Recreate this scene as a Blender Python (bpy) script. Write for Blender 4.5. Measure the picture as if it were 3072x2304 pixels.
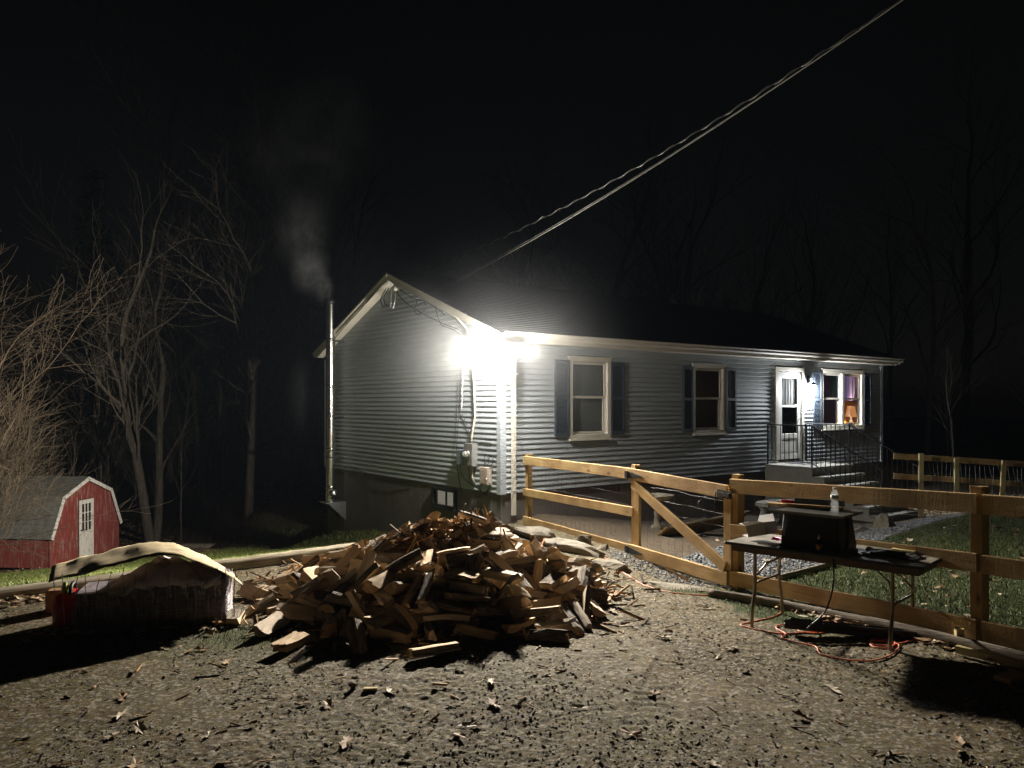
import bpy, math, random
import numpy as np
from mathutils import Vector, Matrix, Euler
R = math.radians
for _o in list(bpy.data.objects): bpy.data.objects.remove(_o)
scene = bpy.context.scene
COL = scene.collection

# ------------------------------------------------------------------ camera
cam = bpy.data.objects.new('camera', bpy.data.cameras.new('camera'))
COL.objects.link(cam)
cam.location = (0, 0, 2.07)
cam.rotation_euler = (R(90), 0, 0)
cam.data.sensor_width = 36
cam.data.lens = 27.5
cam.data.shift_y = 0.0192
cam.data.clip_end = 600
scene.camera = cam

# ------------------------------------------------------------------ night sky
world = bpy.data.worlds.new('World'); scene.world = world; world.use_nodes = True
_nt = world.node_tree; _nt.nodes.clear()
_out = _nt.nodes.new('ShaderNodeOutputWorld'); _bg = _nt.nodes.new('ShaderNodeBackground')
_sky = _nt.nodes.new('ShaderNodeTexSky'); _sky.sky_type = 'NISHITA'; _sky.sun_disc = False
_sky.sun_elevation = R(2); _sky.sun_rotation = R(200)
_hs = _nt.nodes.new('ShaderNodeHueSaturation'); _hs.inputs['Saturation'].default_value = 0.25
_bg.inputs['Strength'].default_value = 0.0010
_nt.links.new(_sky.outputs[0], _hs.inputs['Color']); _nt.links.new(_hs.outputs[0], _bg.inputs['Color'])
_nt.links.new(_bg.outputs[0], _out.inputs['Surface'])

scene.view_settings.view_transform = 'Standard'
scene.view_settings.look = 'None'
scene.view_settings.gamma = 1.0
scene.view_settings.exposure = 0.0
scene.cycles.use_denoising = True
scene.cycles.max_bounces = 6
scene.cycles.diffuse_bounces = 3
scene.cycles.transparent_max_bounces = 12
scene.cycles.volume_bounces = 1
scene.cycles.sample_clamp_indirect = 4

FLOOD = 3000.0         # radiance of the flood lamp lenses
BEAM = 7500.0          # watts of each flood beam
PORCH = 1900.0          # radiance of the porch lantern glass

# ------------------------------------------------------------------ helpers
class MB:
    def __init__(s): s.v = []; s.f = []; s.m = []
    def add(s, v, f, slot=0):
        b = len(s.v); s.v += [tuple(p) for p in v]
        for q in f: s.f.append(tuple(b+i for i in q)); s.m.append(slot)
        return s
    def box(s, lo, hi, slot=0, M=None):
        x0, y0, z0 = lo; x1, y1, z1 = hi
        v = [(x0,y0,z0),(x1,y0,z0),(x1,y1,z0),(x0,y1,z0),(x0,y0,z1),(x1,y0,z1),(x1,y1,z1),(x0,y1,z1)]
        if M is not None: v = [M @ Vector(p) for p in v]
        return s.add(v, [(0,3,2,1),(4,5,6,7),(0,1,5,4),(1,2,6,5),(2,3,7,6),(3,0,4,7)], slot)
    def cbox(s, c, size, slot=0, M=None):
        return s.box([c[i]-size[i]/2 for i in range(3)], [c[i]+size[i]/2 for i in range(3)], slot, M)
    def tube(s, pts, r, n=6, caps=True, slot=0):
        pts = [Vector(p) for p in pts]; k = len(pts)
        rs = r if isinstance(r, (list, tuple)) else [r]*k
        t0 = (pts[1]-pts[0]).normalized()
        a = Vector((0,0,1)) if abs(t0.z) < .9 else Vector((1,0,0))
        nx = t0.cross(a).normalized(); V = []
        for i, p in enumerate(pts):
            t = (pts[min(i+1,k-1)]-pts[max(i-1,0)])
            t = t.normalized() if t.length > 1e-9 else t0
            nx = (nx - t*nx.dot(t))
            nx = nx.normalized() if nx.length > 1e-6 else t.orthogonal().normalized()
            ny = t.cross(nx)
            for j in range(n):
                w = 2*math.pi*j/n; V.append(p + (nx*math.cos(w)+ny*math.sin(w))*rs[i])
        F = [(i*n+j, i*n+(j+1)%n, (i+1)*n+(j+1)%n, (i+1)*n+j) for i in range(k-1) for j in range(n)]
        if caps: F += [tuple(range(n))[::-1], tuple((k-1)*n+j for j in range(n))]
        return s.add(V, F, slot)
    def lathe(s, prof, n=16, c=(0,0,0), slot=0, M=None, caps=True):
        V = []; k = len(prof)
        for (r, z) in prof:
            for j in range(n):
                w = 2*math.pi*j/n; p = Vector((r*math.cos(w), r*math.sin(w), z))
                if M is not None: p = M @ p
                V.append((p.x+c[0], p.y+c[1], p.z+c[2]))
        F = [(i*n+j, i*n+(j+1)%n, (i+1)*n+(j+1)%n, (i+1)*n+j) for i in range(k-1) for j in range(n)]
        if caps: F += [tuple(range(n))[::-1], tuple((k-1)*n+j for j in range(n))]
        return s.add(V, F, slot)
    def prism(s, poly, axis, a0, a1, slot=0):
        """poly in the two other axes, extruded along axis from a0 to a1"""
        def P(p, a):
            return {0:(a,p[0],p[1]), 1:(p[0],a,p[1]), 2:(p[0],p[1],a)}[axis]
        n = len(poly); V = [P(p,a0) for p in poly]+[P(p,a1) for p in poly]
        F = [(j,(j+1)%n,n+(j+1)%n,n+j) for j in range(n)]+[tuple(range(n))[::-1],tuple(range(n,2*n))]
        return s.add(V, F, slot)
    def mesh(s, name, mats, smooth=False):
        me = bpy.data.meshes.new(name); me.from_pydata(s.v, [], s.f)
        for m in (mats if isinstance(mats,(list,tuple)) else [mats]): me.materials.append(m)
        me.polygons.foreach_set('material_index', s.m)
        if smooth: me.polygons.foreach_set('use_smooth', [True]*len(s.f))
        me.update(); return me
    def build(s, name, mats, parent=None, M=None, smooth=False, bevel=0):
        return link(name, s.mesh(name, mats, smooth), parent, M, bevel)
def link(name, me, parent=None, M=None, bevel=0):
    o = bpy.data.objects.new(name, me); COL.objects.link(o)
    if parent is not None: o.parent = parent
    if M is not None: o.matrix_basis = M
    if bevel:
        b = o.modifiers.new('bevel', 'BEVEL'); b.width = bevel; b.segments = 1; b.limit_method = 'ANGLE'
    return o
def tag(o, label=None, cat=None, group=None, kind=None):
    if label: o['label'] = label
    if cat: o['category'] = cat
    if group: o['group'] = group
    if kind: o['kind'] = kind
    return o
def thing(name, label, cat, loc=(0,0,0), rotz=0, group=None):
    o = bpy.data.objects.new(name, None); COL.objects.link(o)
    o.location = loc; o.rotation_euler = (0,0,rotz); o.empty_display_size = .2
    return tag(o, label, cat, group)
def copy_tree(o, parent=None):
    c = o.copy(); COL.objects.link(c); c.parent = parent
    for ch in list(o.children): copy_tree(ch, c)
    return c
def np_obj(name, V, F, mats, parent=None, slots=None, smooth=False):
    """V (n,3) floats, F (m,k) ints, one face size"""
    me = bpy.data.meshes.new(name); k = F.shape[1]
    me.vertices.add(len(V)); me.vertices.foreach_set('co', np.asarray(V, dtype=np.float32).ravel())
    me.loops.add(F.size); me.loops.foreach_set('vertex_index', F.astype(np.int32).ravel())
    me.polygons.add(len(F)); me.polygons.foreach_set('loop_start', np.arange(0, F.size, k, dtype=np.int32))
    for m in (mats if isinstance(mats,(list,tuple)) else [mats]): me.materials.append(m)
    if slots is not None: me.polygons.foreach_set('material_index', np.asarray(slots, dtype=np.int32))
    me.polygons.foreach_set('use_smooth', [smooth]*len(F))
    me.update(calc_edges=True); me.validate()
    return link(name, me, parent)
_brng = random.Random(77)
def board(name, p0, p1, w, t, mat, parent=None, up=(0,0,1), wob=.0015, cut=0.0):
    """sawn board, local X along its length, Z across its width, Y its thickness"""
    p0 = Vector(p0); p1 = Vector(p1); X = (p1-p0); L = X.length; X.normalize()
    Z = Vector(up); Z = (Z - X*Z.dot(X)).normalized(); Y = Z.cross(X)
    M = Matrix(((X.x,Y.x,Z.x,0),(X.y,Y.y,Z.y,0),(X.z,Y.z,Z.z,0),(0,0,0,1))); M.translation = (p0+p1)/2
    n = max(2, int(L/.25)); mb = MB(); V = []; c = min(.004, t*.12)
    sec = [(-t/2+c,-w/2),(t/2-c,-w/2),(t/2,-w/2+c),(t/2,w/2-c),(t/2-c,w/2),(-t/2+c,w/2),(-t/2,w/2-c),(-t/2,-w/2+c)]
    for i in range(n+1):
        x = -L/2+L*i/n; dy = _brng.uniform(-wob,wob); dz = _brng.uniform(-wob,wob)
        for (a,b) in sec: V.append((x+(_brng.uniform(-.003,.003) if i in (0,n) else 0), a+dy, b+dz+_brng.uniform(-wob,wob)*.6))
    F = [(i*8+j, (i+1)*8+j, (i+1)*8+(j+1)%8, i*8+(j+1)%8) for i in range(n) for j in range(8)]
    F += [tuple(range(8)), tuple(n*8+7-j for j in range(8))]
    mb.add(V, [f[::-1] for f in F])
    return mb.build(name, mat, parent, M)

# ------------------------------------------------------------------ materials
def _mat(name):
    m = bpy.data.materials.new(name); m.use_nodes = True
    nt = m.node_tree; return m, nt, nt.nodes['Principled BSDF']
def N(nt, typ, **kw):
    n = nt.nodes.new(typ)
    for k, v in kw.items():
        if k in n.inputs.keys(): n.inputs[k].default_value = v
        else: setattr(n, k, v)
    return n
def ramp(nt, stops):
    r = nt.nodes.new('ShaderNodeValToRGB'); e = r.color_ramp.elements
    while len(e) > len(stops): e.remove(e[-1])
    while len(e) < len(stops): e.new(.5)
    for i, (p, c) in enumerate(stops):
        e[i].position = p; e[i].color = (c[0],c[1],c[2],1)
    return r
def coords(nt, stretch=(1,1,1), rand=True, kind='Object'):
    tc = N(nt,'ShaderNodeTexCoord'); mp = N(nt,'ShaderNodeMapping'); mp.inputs['Scale'].default_value = stretch
    if rand:
        oi = N(nt,'ShaderNodeObjectInfo'); mu = N(nt,'ShaderNodeMath', operation='MULTIPLY'); mu.inputs[1].default_value = 37.0
        ad = N(nt,'ShaderNodeVectorMath', operation='ADD')
        nt.links.new(oi.outputs['Random'], mu.inputs[0]); nt.links.new(tc.outputs[kind], ad.inputs[0]); nt.links.new(mu.outputs[0], ad.inputs[1])
        nt.links.new(ad.outputs[0], mp.inputs['Vector'])
    else: nt.links.new(tc.outputs[kind], mp.inputs['Vector'])
    return mp
def simple(name, c1, c2=None, scale=6, rough=.7, metal=0, bump=0, bscale=None, stretch=(1,1,1), bstretch=None, lo=.35, hi=.65, detail=6, spec=.4, rand=True, c3=None, vary=0):
    m, nt, b = _mat(name)
    b.inputs['Roughness'].default_value = rough; b.inputs['Metallic'].default_value = metal
    b.inputs['Specular IOR Level'].default_value = spec
    if c2 is None: c2 = tuple(x*.72 for x in c1)
    mp = coords(nt, stretch, rand); no = N(nt,'ShaderNodeTexNoise', Scale=scale, Detail=detail, Roughness=.65)
    nt.links.new(mp.outputs[0], no.inputs['Vector'])
    st = [(lo,c2),(hi,c1)] if c3 is None else [(lo,c2),((lo+hi)/2,c1),(hi,c3)]
    rp = ramp(nt, st); nt.links.new(no.outputs['Fac'], rp.inputs[0]); nt.links.new(rp.outputs[0], b.inputs['Base Color'])
    if vary:
        oi = N(nt,'ShaderNodeObjectInfo'); hs = N(nt,'ShaderNodeHueSaturation'); mr = N(nt,'ShaderNodeMapRange'); mr.inputs['To Min'].default_value = 1-vary; mr.inputs['To Max'].default_value = 1+vary*.6
        wn = N(nt,'ShaderNodeTexWhiteNoise', noise_dimensions='1D'); ms = N(nt,'ShaderNodeMapRange'); ms.inputs['To Min'].default_value = .72; ms.inputs['To Max'].default_value = 1.08
        nt.links.new(oi.outputs['Random'], mr.inputs['Value']); nt.links.new(oi.outputs['Random'], wn.inputs['W']); nt.links.new(wn.outputs['Value'], ms.inputs['Value'])
        nt.links.new(mr.outputs[0], hs.inputs['Value']); nt.links.new(ms.outputs[0], hs.inputs['Saturation']); nt.links.new(rp.outputs[0], hs.inputs['Color']); nt.links.new(hs.outputs[0], b.inputs['Base Color'])
    if bump:
        if bstretch: mp2 = coords(nt, bstretch, rand)
        else: mp2 = mp
        n2 = N(nt,'ShaderNodeTexNoise', Scale=bscale or scale*4, Detail=5, Roughness=.6)
        nt.links.new(mp2.outputs[0], n2.inputs['Vector'])
        bp = N(nt,'ShaderNodeBump', Strength=1.0, Distance=bump); nt.links.new(n2.outputs['Fac'], bp.inputs['Height'])
        nt.links.new(bp.outputs[0], b.inputs['Normal'])
    return m
def emit(name, col, s):
    m, nt, b = _mat(name); b.inputs['Base Color'].default_value = (.8,.8,.8,1)
    b.inputs['Emission Color'].default_value = (*col,1); b.inputs['Emission Strength'].default_value = s; return m
def glass(name, tint=(1,1,1), refl=.06, rough=.0, frost=0):
    m, nt, b = _mat(name); nt.nodes.remove(b); out = nt.nodes['Material Output']
    tr = N(nt,'ShaderNodeBsdfTransparent'); tr.inputs[0].default_value = (*tint,1)
    gl = N(nt,'ShaderNodeBsdfGlossy'); gl.inputs['Roughness'].default_value = rough
    lw = N(nt,'ShaderNodeLayerWeight'); lw.inputs['Blend'].default_value = .5; pw = N(nt,'ShaderNodeMath', operation='POWER'); pw.inputs[1].default_value = 4.0; fr = N(nt,'ShaderNodeMapRange'); fr.inputs['To Min'].default_value = .04; fr.inputs['To Max'].default_value = .75; nt.links.new(lw.outputs['Facing'], pw.inputs[0]); nt.links.new(pw.outputs[0], fr.inputs['Value'])
    mx = N(nt,'ShaderNodeMixShader'); nt.links.new(fr.outputs[0], mx.inputs[0])
    nt.links.new(tr.outputs[0], mx.inputs[1]); nt.links.new(gl.outputs[0], mx.inputs[2]); nt.links.new(mx.outputs[0], out.inputs['Surface'])
    if frost:
        df = N(nt,'ShaderNodeBsdfTranslucent'); df.inputs[0].default_value = (.9,.92,.95,1); m2 = N(nt,'ShaderNodeMixShader'); m2.inputs[0].default_value = frost
        nt.links.new(mx.outputs[0], m2.inputs[1]); nt.links.new(df.outputs[0], m2.inputs[2]); nt.links.new(m2.outputs[0], out.inputs['Surface'])
    return m

def sawn(name, c1, c2, knot, marks=1.0):
    """rough-sawn lumber: grain along X, saw marks across it, a few knots"""
    m, nt, b = _mat(name); b.inputs['Roughness'].default_value = .85; b.inputs['Specular IOR Level'].default_value = .2
    mp = coords(nt, (1.2,14,14)); no = N(nt,'ShaderNodeTexNoise', Scale=2.2, Detail=8, Roughness=.7, Distortion=.5)
    nt.links.new(mp.outputs[0], no.inputs['Vector']); rp = ramp(nt, [(.3,c2),(.68,c1)]); nt.links.new(no.outputs['Fac'], rp.inputs[0])
    m3 = coords(nt, (1.6,4,4)); vo = N(nt,'ShaderNodeTexVoronoi', Scale=1.3); nt.links.new(m3.outputs[0], vo.inputs['Vector'])
    kr = ramp(nt, [(.05,(1,1,1)),(.16,(0,0,0))]); nt.links.new(vo.outputs['Distance'], kr.inputs[0])
    mx = N(nt,'ShaderNodeMixRGB'); mx.inputs[2].default_value = (*knot,1)
    nt.links.new(kr.outputs[0], mx.inputs[0]); nt.links.new(rp.outputs[0], mx.inputs[1])
    m4 = coords(nt, (1,1,1)); n4 = N(nt,'ShaderNodeTexNoise', Scale=2.0, Detail=3); nt.links.new(m4.outputs[0], n4.inputs['Vector'])
    r4 = ramp(nt, [(.35,(.58,.50,.42)),(.62,(1,1,1))]); nt.links.new(n4.outputs['Fac'], r4.inputs[0])
    mm = N(nt,'ShaderNodeMixRGB', blend_type='MULTIPLY'); mm.inputs[0].default_value = .8
    nt.links.new(mx.outputs[0], mm.inputs[1]); nt.links.new(r4.outputs[0], mm.inputs[2]); nt.links.new(mm.outputs[0], b.inputs['Base Color'])
    m2 = coords(nt, (62,9,9)); n2 = N(nt,'ShaderNodeTexNoise', Scale=1.0, Detail=4, Roughness=.7); nt.links.new(m2.outputs[0], n2.inputs['Vector'])
    m5 = coords(nt, (30,30,30)); n5 = N(nt,'ShaderNodeTexNoise', Scale=1.5, Detail=5); nt.links.new(m5.outputs[0], n5.inputs['Vector'])
    ad = N(nt,'ShaderNodeMath', operation='ADD'); nt.links.new(n2.outputs['Fac'], ad.inputs[0]); nt.links.new(n5.outputs['Fac'], ad.inputs[1])
    bp = N(nt,'ShaderNodeBump', Strength=1.0, Distance=.0034*marks); nt.links.new(ad.outputs[0], bp.inputs['Height']); nt.links.new(bp.outputs[0], b.inputs['Normal'])
    return m

MT = {}
MT['vinyl'] = simple('vinyl_siding', (.39,.425,.45), (.335,.365,.387), scale=1.2, rough=.62, spec=.35, bump=.0012, bscale=6, stretch=(1,1,1), bstretch=(.5,3,1))
MT['trim'] = simple('white_trim', (.70,.66,.58), (.60,.56,.48), scale=2, rough=.5)
MT['corner'] = simple('corner_vinyl', (.42,.46,.50), (.38,.41,.45), scale=2, rough=.45)
MT['white'] = simple('white_paint', (.76,.75,.72), (.66,.65,.61), scale=3, rough=.45)
MT['shutter'] = simple('shutter_plastic', (.052,.066,.085), (.042,.055,.072), scale=3, rough=.5)
MT['panel'] = simple('brown_panel', (.17,.15,.14), (.135,.12,.11), scale=2.5, rough=.8, bump=.0015, bscale=30, bstretch=(8,8,.6))
MT['panel_gap'] = simple('panel_gap', (.02,.02,.02), (.015,.015,.015))
MT['shingle'] = simple('shingles', (.035,.037,.042), (.02,.022,.026), scale=9, rough=.95, bump=.003, bscale=60, spec=.2)
MT['dark'] = simple('dark_interior', (.03,.03,.03), (.022,.022,.022))
MT['steel'] = simple('stainless', (.66,.65,.63), (.58,.57,.55), scale=3, rough=.22, metal=1, bump=.0008, bscale=1.2, bstretch=(.6,.6,110))
MT['galv'] = simple('galvanised', (.45,.46,.47), (.36,.37,.38), scale=14, rough=.38, metal=1)
MT['black'] = simple('black_metal', (.018,.018,.02), (.012,.012,.013), rough=.45)
MT['rail'] = simple('iron_rail', (.03,.03,.034), (.02,.02,.022), rough=.5)
MT['cable'] = simple('black_cable', (.02,.02,.022), (.014,.014,.015), rough=.55)
MT['wire_bare'] = simple('bare_aluminium', (.30,.29,.27), (.22,.215,.2), rough=.4, metal=.8)
MT['lumber'] = sawn('rough_lumber', (.60,.43,.205), (.42,.27,.12), (.15,.07,.028))
MT['lumber_pale'] = sawn('pale_lumber', (.74,.64,.34), (.62,.51,.25), (.38,.27,.12), .5)
MT['concrete'] = simple('painted_concrete', (.36,.35,.31), (.29,.28,.24), scale=4, rough=.85, bump=.002, bscale=40)
MT['stone'] = simple('field_stone', (.20,.175,.13), (.11,.097,.072), scale=5, rough=.9, bump=.012, bscale=9, c3=(.26,.23,.18))
MT['split'] = simple('split_wood', (.64,.46,.27), (.44,.28,.145), scale=3.2, rough=.8, stretch=(1.4,22,22), bump=.004, bscale=3, bstretch=(2,40,40), lo=.28, hi=.72, spec=.25, c3=(.74,.58,.38), vary=.35)
MT['endgrain'] = simple('end_grain', (.60,.42,.24), (.45,.28,.14), scale=14, rough=.9, bump=.003, bscale=60, spec=.2, vary=.35)
MT['bark'] = simple('bark', (.20,.15,.105), (.09,.065,.045), scale=4, rough=.95, stretch=(2.5,16,16), bump=.014, bscale=2.5, bstretch=(3,22,22), c3=(.32,.27,.21), vary=.3)
MT['treebark'] = simple('tree_bark', (.10,.086,.066), (.04,.034,.026), scale=3, rough=.95, stretch=(5,5,.8), bump=.02, bscale=6)
MT['brushbark'] = simple('brush_bark', (.09,.067,.043), (.05,.037,.024), scale=3, rough=.9, stretch=(1,1,1))
MT['needles'] = simple('pine_needles', (.02,.03,.018), (.012,.02,.012), rough=.9)
# ------------------------------------------------------------------ noise + terrain
def vnoise(x, y, seed):
    xi = np.floor(x).astype(np.int64); yi = np.floor(y).astype(np.int64); fx = x-xi; fy = y-yi
    fx = fx*fx*(3-2*fx); fy = fy*fy*(3-2*fy)
    def h(a, b):
        n = (a*374761393 + b*668265263 + seed*974711) & 0xffffffff
        n = ((n ^ (n >> 13))*1274126177) & 0xffffffff
        return ((n ^ (n >> 16)) & 0xffff)/65535.0
    return (h(xi,yi)*(1-fx)+h(xi+1,yi)*fx)*(1-fy) + (h(xi,yi+1)*(1-fx)+h(xi+1,yi+1)*fx)*fy
def fbm(x, y, s, seed, oct=4, g=.5):
    t = 0; a = 1; n = 0
    for i in range(oct):
        t = t + a*vnoise(x/s, y/s, seed+i*7); n += a; a *= g; s *= .47
    return t/n
def sst(a, b, x):
    t = np.clip((x-a)/(b-a), 0, 1); return t*t*(3-2*t)
CX0, CY0 = -.2, 14.3
HROT = R(37)
EU = (math.cos(HROT), math.sin(HROT)); EV = (math.sin(HROT), -math.cos(HROT))
def to_uv(x, y):
    dx = x-CX0; dy = y-CY0
    return EU[0]*dx+EU[1]*dy, EV[0]*dx+EV[1]*dy
def hw(u, v, z=0):          # house (u along front, v outward) -> world
    return Vector((CX0+EU[0]*u+EV[0]*v, CY0+EU[1]*u+EV[1]*v, z))
FS, FH, FL, FR, FN = (.25,13.9), (1.66,10.75), (2.5,8.8), (3.75,6.33), (4.9,4.06)
def fence_side(x, y):       # >0 on the yard side
    pts = [FS, FH, FL, FR, (5.6,3.2)]
    xs = np.interp(y, [p[1] for p in pts][::-1], [p[0] for p in pts][::-1])
    return x-xs
def base_h(x, y):
    x = np.asarray(x, float); y = np.asarray(y, float)
    u, v = to_uv(x, y)
    d = 1.45-v
    drop = -np.where(d < 9.1, .19*np.clip(d,0,None), np.where(d < 17.2, 1.73+.139*(d-9.1), np.clip(2.856+.03*(d-17.2),None,3.6)))
    drop = drop*sst(0, .5, d)
    wl = np.maximum(sst(1.2, -.6, u), .45*sst(-2, -8, v)*sst(22,14,u))
    z = drop*wl
    yard = sst(5.6, 2.6, v)*sst(.2, 5, u)*sst(-.2,.8,fence_side(x,y))
    z = z - .5*yard*(v > -1)
    z = z + .12*sst(2.6, 3.8, x)*sst(9.5, 8.0, y)*sst(3,5,y)
    z = z - .07*np.exp(-(((x-2.1)/.8)**2+((y-9.8)/.9)**2))
    return z
GRAVEL = [(2.15,10.4),(3.05,9.15),(4.1,10.05),(7.1,13.6),(9.4,16.0),(9.0,16.9),(7.9,16.0),(6.6,15.2),(5.2,13.6),(3.2,11.5)]
def in_poly(x, y, poly):
    r = np.zeros(np.shape(x), bool); n = len(poly); j = n-1
    for i in range(n):
        xi, yi = poly[i]; xj, yj = poly[j]
        r ^= ((yi > y) != (yj > y)) & (x < (xj-xi)*(y-yi)/(yj-yi+1e-12)+xi); j = i
    return r
def masks(x, y):
    x = np.asarray(x, float); y = np.asarray(y, float)
    u, v = to_uv(x, y); n = fbm(x, y, .9, 31, 4)
    fsd = fence_side(x, y)
    gravel = in_poly(x+(n-.5)*.25, y+(n-.5)*.25, GRAVEL).astype(float)
    left = sst(1.3, .9, v+(n-.5)*.3)*sst(.2,-.3,u)*sst(-13.8,-12.2,v+(n-.5)*2.5)
    yard = sst(.05, .25, fsd)*(y < 15.5)*(1-gravel)
    soil = sst(3.6, 2.9, v+(n-.5)*1.2)*sst(-1,0,u)*(u < 15)       # bare bed along the house
    soil = np.maximum(soil, sst(10.1,10.6,y)*sst(3.6,3.0,x-(y-10.6)*.55)*(fsd>0))
    yard = yard*(1-soil)*sst(.30,.42,n+.12)
    strip = sst(.55,.32,np.abs(fsd+.36))*sst(9.1,8.7,y)*sst(6.4,7.6,y)*sst(.42,.55,n)*(fsd < .1)
    patch = .75*np.exp(-(((x+2.3)/.8)**2+((y-7.0)/.5)**2))*sst(.45,.6,n)
    grass = np.clip(np.maximum.reduce([left, yard, strip, patch]), 0, 1)
    litter = np.maximum(sst(-11.5,-14,v+(n-.5)*3)*sst(13,9,u), sst(13.5,14.5,u))
    return grass, gravel, litter, np.clip(soil*sst(0,.2,fsd),0,1)
def tread(x, y):
    """tyre tracks pressed into the damp dirt"""
    t = np.zeros_like(x)
    for (ax, ay, bx, by) in ((-1.5,3.4,.1,7.4),(.3,3.4,1.6,7.0)):
        L = math.hypot(bx-ax, by-ay); ex, ey = (bx-ax)/L, (by-ay)/L
        s = (x-ax)*ex+(y-ay)*ey; q = -(x-ax)*ey+(y-ay)*ex
        w = sst(.20,.15,np.abs(q))*sst(0,.4,s)*sst(L,L-1.0,s)
        lug = np.sin((s+.35*np.abs(q))*2*math.pi/.105)
        t += w*(.0022*np.clip(lug*1.6,-1,1)*sst(.4,.62,fbm(x,y,.5,91,3)) - .010)
    return t
def ground_h(x, y, fine=True):
    x = np.asarray(x, float); y = np.asarray(y, float)
    z = base_h(x, y); g, gr, li, so = masks(x, y)
    z = z + (fbm(x,y,2.2,3,2)-.5)*.07
    if fine:
        n1 = fbm(x,y,.42,11,3); n2 = fbm(x,y,.12,12,3); n3 = fbm(x,y,.040,13,2)
        rough = .45+.65*sst(.35,.7,fbm(x,y,1.1,14,2))
        d = (n1-.5)*.020 + rough*((n2-.5)*.013 + np.clip(n3-.43,0,1)*.016 + (vnoise(x/.024,y/.013,15)-.5)*.006)
        z = z + d*(1-.6*g)*(1-.5*gr) + tread(x,y)*(1-g)*(1-gr)
    return z
def gz(x, y): return float(ground_h(np.array([x]), np.array([y]), True)[0])

xs = np.concatenate([-np.geomspace(70,6.3,46), np.concatenate([np.arange(-6.2,-4.2,.03),np.arange(-4.2,4.2,.0125),np.arange(4.2,6.2,.03)]), np.geomspace(6.3,70,46)])
_ya = [3.4]
while _ya[-1] < 12: _ya.append(_ya[-1]+.0024*_ya[-1])
ys = np.concatenate([np.linspace(-40,3.0,22), np.array(_ya), np.geomspace(12.05,120,120)])
GX, GY = np.meshgrid(xs, ys); near = (np.abs(GX) < 6.25)&(GY > 3.3)&(GY < 12)
GZ = ground_h(GX, GY, True); GZc = ground_h(GX, GY, False); GZ = np.where(near|(np.abs(GX)<14)&(GY<30)&(GY>3), GZ, GZc)
nx, ny = len(xs), len(ys)
idx = np.arange(nx*ny).reshape(ny, nx)
Fq = np.stack([idx[:-1,:-1].ravel(), idx[:-1,1:].ravel(), idx[1:,1:].ravel(), idx[1:,:-1].ravel()], 1)
g_, gr_, li_, so_ = masks(GX.ravel(), GY.ravel())

def ground_mat():
    m, nt, b = _mat('ground'); b.inputs['Roughness'].default_value = .93; b.inputs['Specular IOR Level'].default_value = .18
    def attr(n): a = N(nt,'ShaderNodeAttribute'); a.attribute_name = n; return a.outputs['Fac']
    mp = coords(nt,(1,1,1),False)
    def noise(s, d=6, r=.65):
        n = N(nt,'ShaderNodeTexNoise', Scale=s, Detail=d, Roughness=r); nt.links.new(mp.outputs[0], n.inputs['Vector']); return n.outputs['Fac']
    def mix(f, a, c, mode='MIX'):
        x = N(nt,'ShaderNodeMixRGB', blend_type=mode)
        if isinstance(f,(int,float)): x.inputs[0].default_value = f
        else: nt.links.new(f, x.inputs[0])
        nt.links.new(a, x.inputs[1]); nt.links.new(c, x.inputs[2]); return x.outputs[0]
    def rmp(f, st): r = ramp(nt, st); nt.links.new(f, r.inputs[0]); return r.outputs[0]
    dirt = rmp(noise(2.3), [(.3,(.066,.046,.020)),(.55,(.114,.083,.037)),(.75,(.160,.119,.057))])
    spk = rmp(noise(85,3,.6), [(.38,(.22,.22,.22)),(.5,(1,1,1)),(.66,(1.5,1.42,1.25))])
    moss = rmp(noise(5.5,5), [(.3,(.060,.056,.020)),(.7,(.105,.095,.036))]); dirt = mix(rmp(noise(1.1,5), [(.42,(0,0,0)),(.68,(.75,.75,.75))]), dirt, moss)
    dirt = mix(.85, dirt, spk, 'MULTIPLY')
    vo = N(nt,'ShaderNodeTexVoronoi', Scale=46.0); nt.links.new(mp.outputs[0], vo.inputs['Vector'])
    peb = N(nt,'ShaderNodeSeparateColor'); nt.links.new(vo.outputs['Color'], peb.inputs[0])
    pm = rmp(peb.outputs[0], [(.62,(0,0,0)),(.7,(1,1,1))])
    pc = rmp(peb.outputs[1], [(.1,(.09,.083,.072)),(.9,(.27,.235,.18))])
    dirt = mix(pm, dirt, pc)
    grass = rmp(noise(6), [(.3,(.03,.042,.012)),(.6,(.055,.075,.02)),(.8,(.10,.09,.036))])
    grav = rmp(noise(60,3), [(.35,(.07,.075,.085)),(.65,(.27,.285,.31))])
    lit = rmp(noise(9), [(.3,(.035,.026,.017)),(.7,(.095,.068,.042))])
    soil = rmp(noise(14), [(.3,(.05,.037,.024)),(.7,(.11,.083,.055))])
    c = mix(attr('grass'), dirt, grass); c = mix(attr('soil'), c, soil); c = mix(attr('litter'), c, lit); c = mix(attr('gravel'), c, grav)
    nt.links.new(c, b.inputs['Base Color'])
    bp = N(nt,'ShaderNodeBump', Strength=.9, Distance=.008); nt.links.new(noise(70,4,.7), bp.inputs['Height']); nt.links.new(bp.outputs[0], b.inputs['Normal'])
    return m
ground = np_obj('ground', np.stack([GX.ravel(),GY.ravel(),GZ.ravel()],1), Fq, ground_mat(), smooth=True)
for nm, arr in (('grass',g_),('gravel',gr_),('litter',li_),('soil',so_)):
    a = ground.data.attributes.new(nm,'FLOAT','POINT'); a.data.foreach_set('value', arr.astype(np.float32))
tag(ground, kind='structure')

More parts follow.
